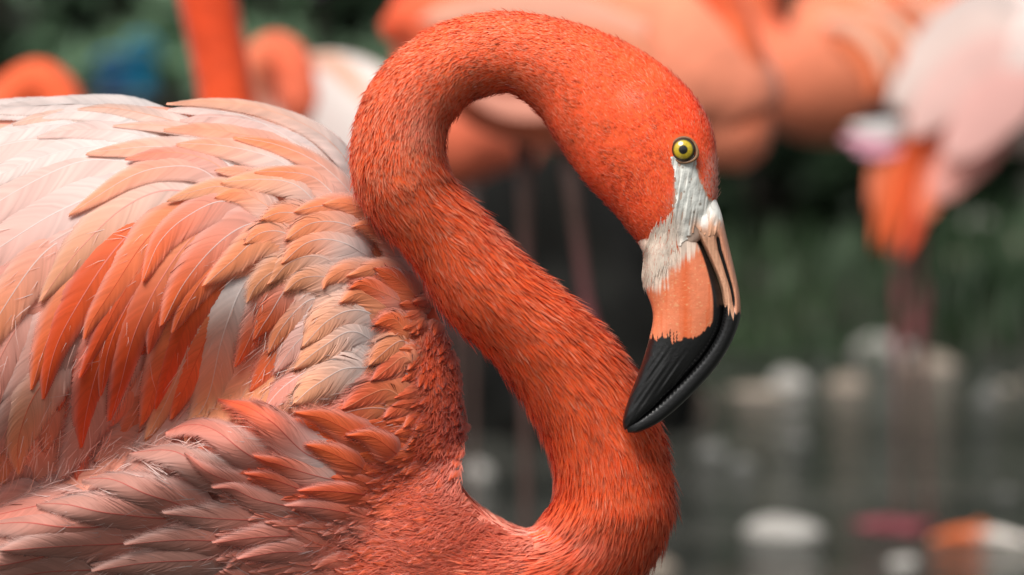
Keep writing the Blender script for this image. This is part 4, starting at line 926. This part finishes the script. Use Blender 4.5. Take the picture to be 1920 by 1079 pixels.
    tag(mesh_np('under_plumage', V, F, M_FEATHER, flamingo, col=C), kind='stuff')
build_plumage()
def main_legs():
    zb = -.14
    for px, w in ((300, 70), (330, -70)):
        h = P(px, 1180, w); k = P(px - 90, 1750, w); f = np.array([h[0] + .01, h[1] - .02, zb]); k = np.array([h[0] - .03, h[1] + .005, (h[2] + zb) / 2 + .05])
        leg(flamingo, h, k, f, lin(214, 130, 128), lin(214, 90, 110), .009)
main_legs()

# ------------------------------------------------------------------ the flock behind (defocused but complete birds)
def flock_bird(label, d, spine, legs, cols, facing=1, wing=None, foot_z=None):
    """spine rows: px, py, in-plane radius, depth radius, w offset (px at this distance) from tail to the bill base"""
    k = d / D0; wo = wdepth(d)
    def q(px, py, w=0): return P(px, py, wo + w * k)
    sp = np.array(spine, float)
    # px radii are screen pixels at this distance; depth radius must scale with distance
    X, Y, W = path_loft(sp[:, :2], sp[:, 2], sp[:, 3] * k, wo + sp[:, 4] * k, 120, 40)
    V, F = loft_mesh(X, Y, W)
    c0 = q(sp[2, 0], sp[2, 1]); root = tag(empty('flamingo', (float(c0[0]), float(c0[1]), -.12)), label, 'flamingo', None)
    n = 120; t = np.linspace(0, 1, n)[:, None] + 0 * X
    cc = catmull(np.array([lin(*c) for c in cols]), np.linspace(0, len(cols) - 1, n))[:, None, :] * np.ones((1, 40, 1))
    nz = vnoise(X / 22, Y / 9); cc = cc * (.82 + .36 * nz)[..., None]
    mesh_np('body', V, F, M_BGP, root, col=np.vstack([cc.reshape(-1, 3), cc[0, :1], cc[-1, :1]]))
    if True:     # bent bill with black tip, and eye
        p1, p0 = sp[-1, :2], sp[-2, :2]; T = (p1 - p0) / np.linalg.norm(p1 - p0); Nn = np.array([-T[1], T[0]]) * facing; r = sp[-1, 2]; w0 = sp[-1, 4]
        B = np.array([p1 - T * r * .6, p1 + T * r * 1.2, p1 + T * r * 2.4 + Nn * r * .3, p1 + T * r * 3.0 + Nn * r * 1.3, p1 + T * r * 3.0 + Nn * r * 2.3])
        X, Y, W = path_loft(B, np.array([.85, .7, .6, .45, .08]) * r, np.array([.6, .5, .45, .35, .06]) * r * k, np.full(5, wo + w0 * k), 40, 18)
        V, F = loft_mesh(X, Y, W); tt = np.repeat(np.linspace(0, 1, 40), 18); tt = np.concatenate([tt, [0, 1]])
        col = np.where((tt > .62)[:, None], lin(30, 30, 30), np.where((tt > .3)[:, None], lin(230, 150, 120), lin(230, 220, 210)))
        mesh_np('bill', V, F, M_BILL, root, col=col)
        e = p1 - T * r * .5; ea = np.linspace(0, 2 * np.pi, 14, endpoint=False); er = np.linspace(.02, 1, 5)[:, None]
        Xe = e[0] + er * r * .2 * np.cos(ea); Ye = e[1] + er * r * .2 * np.sin(ea); We = wo + (w0 + sp[-1, 3] * (.86 + .16 * np.sqrt(1 - er ** 2 * .99))) * k + 0 * Xe
        mesh_np('eye', P(Xe, Ye, We).reshape(-1, 3), [grid_faces(5, 14, True)], M_EYE, root, col=np.where((er + 0 * Xe < .5).reshape(-1, 1), lin(15, 14, 12), lin(205, 180, 60)))
    for (hip, knee, foot, dw) in legs:
        h = q(*hip, dw); kn = q(*knee, dw); f = q(*foot, dw)
        kn = np.array([kn[0], h[1] + .01, kn[2]])
        fz = np.array([f[0], h[1], float(max(-.155, ground_z(f[0], h[1]))) + .004 if foot_z is None else foot_z])
        leg(root, h, kn, fz, lin(92, 70, 64), lin(140, 66, 76), .0054, heading=-1.2 if foot_z is None else -2.6)
    # folded-wing feathers, long blades laid on the flank
    if wing:
        parts, cols_ = [], []
        for (path, wpx, col, dw) in wing:
            p = np.array(path, float); t = np.linspace(0, len(p) - 1, 12); C = catmull(p, t) if len(p) > 2 else np.stack([np.interp(t, [0, 1], p[:, i]) for i in (0, 1)], -1)
            T = np.gradient(C, axis=0); T /= np.linalg.norm(T, axis=1)[:, None]; N = np.stack([-T[:, 1], T[:, 0]], -1); s = np.linspace(0, 1, 12)
            hw = (wpx / 2 * (.5 + .5 * sstep(0, .3, s)) * (1 - s ** 3) ** .6)[:, None] + .3
            XX = np.stack([C[:, 0:1] - N[:, 0:1] * hw, C[:, 0:1], C[:, 0:1] + N[:, 0:1] * hw], 1)[..., 0]; YY = np.stack([C[:, 1:2] - N[:, 1:2] * hw, C[:, 1:2], C[:, 1:2] + N[:, 1:2] * hw], 1)[..., 0]
            WW = wo + (dw + np.array([[-3, 2, -3]]) + (8 * s)[:, None]) * k
            v = P(XX, YY, WW).reshape(-1, 3); o = mesh_np('feather', v, [grid_faces(12, 3)[:, ::-1]], M_BGP, root, col=np.tile(lin(*col), (36, 1)) * (.9 + .2 * np.random.default_rng(int(abs(path[0][0] * 7 + wpx))).random()))
    return root
# B: orange bird right behind the head, facing the open water
flock_bird('orange flamingo facing the water, its breast showing behind the yellow eye', 4.7,
    [(715, 60, 16, 12, 0), (790, 45, 70, 50, 0), (930, 95, 150, 120, 0), (1110, 125, 172, 150, 0), (1260, 150, 180, 150, 0), (1345, 190, 130, 120, 5), (1372, 240, 88, 85, 10), (1395, 190, 55, 55, 30), (1385, 90, 46, 48, 40), (1350, 0, 42, 44, 40), (1300, -110, 40, 42, 35), (1260, -240, 38, 40, 25), (1290, -360, 38, 40, 20), (1380, -400, 48, 46, 20), (1450, -370, 46, 40, 20), (1490, -325, 30, 28, 20)],
    [((1060, 260), (1105, 610), (1110, 1190), 40), ((985, 260), (985, 640), (990, 1180), -30)],
    [(220, 84, 50), (232, 110, 74), (236, 140, 108), (236, 140, 108), (236, 120, 80), (232, 96, 56), (230, 92, 52), (232, 96, 60), (232, 92, 56)], 1,
    [([(1210, 60), (1060, 20), (900, 20), (780, 40)], 70, (244, 176, 150), 150), ([(1230, 90), (1080, 70), (920, 80), (790, 95)], 60, (240, 150, 116), 152), ([(1220, 130), (1100, 130), (950, 140), (830, 130)], 60, (238, 170, 146), 150), ([(1190, 170), (1080, 190), (960, 200), (870, 170)], 60, (236, 160, 138), 140)])
# C: tawny orange bird further right
flock_bird('tawny orange flamingo with streaked wing standing behind the pale long legged one', 6.8,
    [(1905, 60, 14, 12, 0), (1840, 40, 60, 45, 0), (1740, 85, 120, 105, 0), (1620, 115, 146, 125, 0), (1510, 125, 140, 120, 0), (1440, 110, 100, 95, 0), (1410, 50, 56, 56, 0), (1420, -40, 44, 44, 0), (1450, -140, 40, 40, 0), (1440, -250, 38, 38, 0), (1390, -310, 44, 42, 0), (1330, -290, 42, 36, 0), (1300, -250, 28, 26, 0)],
    [((1665, 200), (1692, 560), (1692, 960), 20), ((1700, 200), (1734, 560), (1740, 950), -20)],
    [(214, 110, 74), (220, 120, 84), (226, 130, 96), (224, 122, 90), (226, 110, 70), (228, 98, 56), (230, 92, 52), (232, 90, 50)], -1,
    [([(1540, 40), (1600, 50), (1650, 100), (1665, 160)], 30, (240, 186, 160), 128), ([(1580, 20), (1640, 50), (1685, 100), (1700, 150)], 26, (226, 120, 74), 124), ([(1610, 10), (1670, 40), (1712, 90), (1725, 140)], 24, (242, 196, 172), 118), ([(1650, 0), (1700, 30), (1745, 80), (1760, 120)], 24, (222, 116, 72), 110), ([(1560, 70), (1600, 90), (1635, 140), (1640, 190)], 30, (224, 116, 74), 130), ([(1690, -10), (1740, 20), (1785, 60), (1830, 80)], 24, (240, 190, 166), 95)])
# D: pale long-legged bird at the right edge, tail feathers drooping
d_sp = [(1655, 235, 12, 10, 0), (1720, 195, 60, 40, 0), (1820, 150, 128, 100, 0), (1930, 130, 165, 135, 0), (2060, 120, 170, 140, 0), (2160, 110, 130, 110, 0), (2220, 60, 70, 70, 0), (2230, -50, 46, 46, 0), (2180, -170, 42, 42, 0), (2170, -290, 40, 40, 0), (2220, -370, 46, 44, 0), (2290, -350, 42, 38, 0), (2320, -310, 28, 26, 0)]
d_w = [([(1790, 190), (1730, 270), (1690, 370), (1662, 480)], 46, (236, 96, 48), 60), ([(1770, 180), (1710, 250), (1665, 340), (1638, 470)], 38, (236, 112, 66), 50), ([(1830, 220), (1770, 300), (1725, 400), (1692, 490)], 44, (226, 86, 50), 66), ([(1850, 180), (1800, 260), (1760, 330), (1728, 420)], 80, (236, 128, 96), 84),
       ([(1740, 200), (1700, 240), (1650, 290), (1630, 400)], 34, (236, 130, 96), 40), ([(1880, 160), (1840, 260), (1790, 320), (1752, 380)], 100, (240, 168, 156), 96), ([(1920, 60), (1830, 70), (1740, 130), (1665, 205)], 110, (220, 196, 188), 112), ([(1930, 100), (1850, 120), (1770, 180), (1700, 260)], 110, (222, 180, 172), 122),
       ([(1945, 150), (1880, 190), (1820, 250), (1770, 300)], 110, (228, 174, 166), 136), ([(1930, 20), (1840, 20), (1760, 70), (1690, 140)], 90, (222, 204, 198), 96), ([(1690, 200), (1660, 205), (1615, 212)], 24, (34, 32, 34), 60), ([(1700, 215), (1660, 218), (1625, 222)], 20, (30, 28, 30), 58),
       ([(1700, 240), (1650, 245), (1590, 240)], 36, (232, 226, 224), 64), ([(1680, 262), (1630, 266), (1575, 262)], 26, (240, 170, 190), 62), ([(1690, 285), (1640, 288), (1600, 282)], 20, (238, 170, 190), 58)]
flock_bird('pale pink flamingo on thin legs with orange tail feathers drooping over dark bank', 6.05, d_sp, [((1745, 240), (1724, 610), (1748, 985), 20), ((1745, 240), (1688, 640), (1692, 1010), -16)],
    [(240, 200, 190), (220, 196, 188), (220, 196, 190), (226, 186, 180), (242, 190, 184), (238, 150, 130), (234, 110, 76), (232, 96, 56)], 1, d_w, foot_z=.006)
# E: rounded neck top at the far left
flock_bird('flamingo showing only the rounded orange top of its bent neck over the back feathers', 5.0,
    [(330, 470, 14, 12, 0), (260, 440, 70, 60, 0), (150, 430, 130, 110, 0), (40, 440, 140, 115, 0), (-40, 420, 110, 95, 0), (-70, 340, 60, 58, 0), (-35, 250, 46, 46, 10), (20, 185, 44, 46, 20), (72, 158, 46, 46, 30), (112, 190, 44, 44, 40), (122, 250, 44, 42, 45), (118, 310, 46, 40, 45), (108, 350, 30, 28, 45)],
    [((120, 540), (140, 800), (120, 1100), 30), ((60, 540), (80, 800), (60, 1100), -30)],
    [(236, 150, 120), (240, 176, 156), (240, 180, 160), (236, 140, 110), (234, 104, 64), (234, 98, 56), (234, 98, 54), (234, 96, 52)], -1)
# F: tall upright neck
flock_bird('flamingo whose tall straight orange neck rises behind the back feathers', 4.3,
    [(60, 560, 14, 12, 0), (140, 530, 70, 60, 0), (240, 520, 135, 115, 0), (350, 510, 145, 120, 0), (430, 470, 110, 100, 0), (448, 370, 66, 66, 0), (434, 250, 56, 58, 0), (420, 150, 53, 54, 0), (400, 50, 54, 54, 0), (386, -40, 56, 55, 0), (400, -140, 52, 52, 0), (460, -200, 56, 52, 0), (530, -180, 54, 46, 0), (575, -130, 36, 32, 0)],
    [((320, 640), (300, 950), (310, 1300), 40), ((270, 640), (250, 950), (260, 1300), -40)],
    [(240, 190, 170), (240, 180, 160), (238, 160, 130), (232, 96, 56), (226, 78, 38), (224, 76, 36), (230, 88, 50), (232, 84, 44)], 1)
# G: pale preening bird with hunched back
flock_bird('pale pink flamingo hunched over preening, between the tall neck and the curved neck', 5.4,
    [(800, 390, 14, 12, 0), (745, 310, 80, 70, 0), (675, 258, 132, 110, 0), (610, 240, 142, 120, 0), (550, 250, 115, 100, 0), (505, 240, 66, 66, 20), (478, 190, 44, 46, 50), (485, 130, 42, 44, 70), (520, 105, 44, 44, 90), (552, 140, 42, 42, 105), (562, 190, 42, 38, 110), (566, 228, 28, 26, 110)],
    [((640, 380), (640, 660), (640, 990), 30), ((600, 380), (600, 660), (600, 990), -30)],
    [(240, 200, 186), (246, 226, 216), (226, 210, 204), (220, 196, 188), (238, 150, 120), (230, 110, 76), (232, 112, 80), (234, 116, 84)], 1,
    [([(565, 150), (605, 165), (655, 220), (700, 290)], 64, (226, 214, 208), 126), ([(580, 112), (630, 125), (672, 172), (712, 230)], 40, (242, 190, 164), 96), ([(556, 190), (600, 210), (640, 260), (670, 320)], 70, (226, 210, 204), 130)])
# H: red neck showing left of the big loop, above it
flock_bird('flamingo behind the loop, only its deep orange neck rising beside green bushes', 6.2,
    [(1010, 300, 12, 10, 0), (960, 270, 60, 50, 0), (900, 250, 100, 85, 0), (840, 240, 105, 90, 0), (795, 200, 70, 68, 0), (780, 120, 40, 42, 0), (778, 40, 36, 38, 0), (772, -60, 35, 36, 0), (790, -140, 34, 35, 0), (840, -170, 38, 36, 0), (885, -140, 34, 30, 0), (900, -105, 22, 20, 0)],
    [((880, 330), (885, 560), (880, 900), 26), ((850, 330), (850, 560), (850, 900), -26)],
    [(220, 110, 80), (224, 110, 80), (226, 110, 78), (222, 80, 44), (216, 66, 34), (218, 70, 36), (224, 76, 42), (228, 80, 44)], 1)
bz = crate(250, 10.75, .13, .15, 'low weathered plank crate on the bank behind the slatted fence')
bucket(268, 10.75, bz, .037, .105, 'bright blue bucket standing on the plank crate', (.020, .26, .46))
bucket(212, 10.75, bz, .040, .060, 'shallow darker blue bucket beside the bright blue one on the plank crate', (.016, .16, .42))
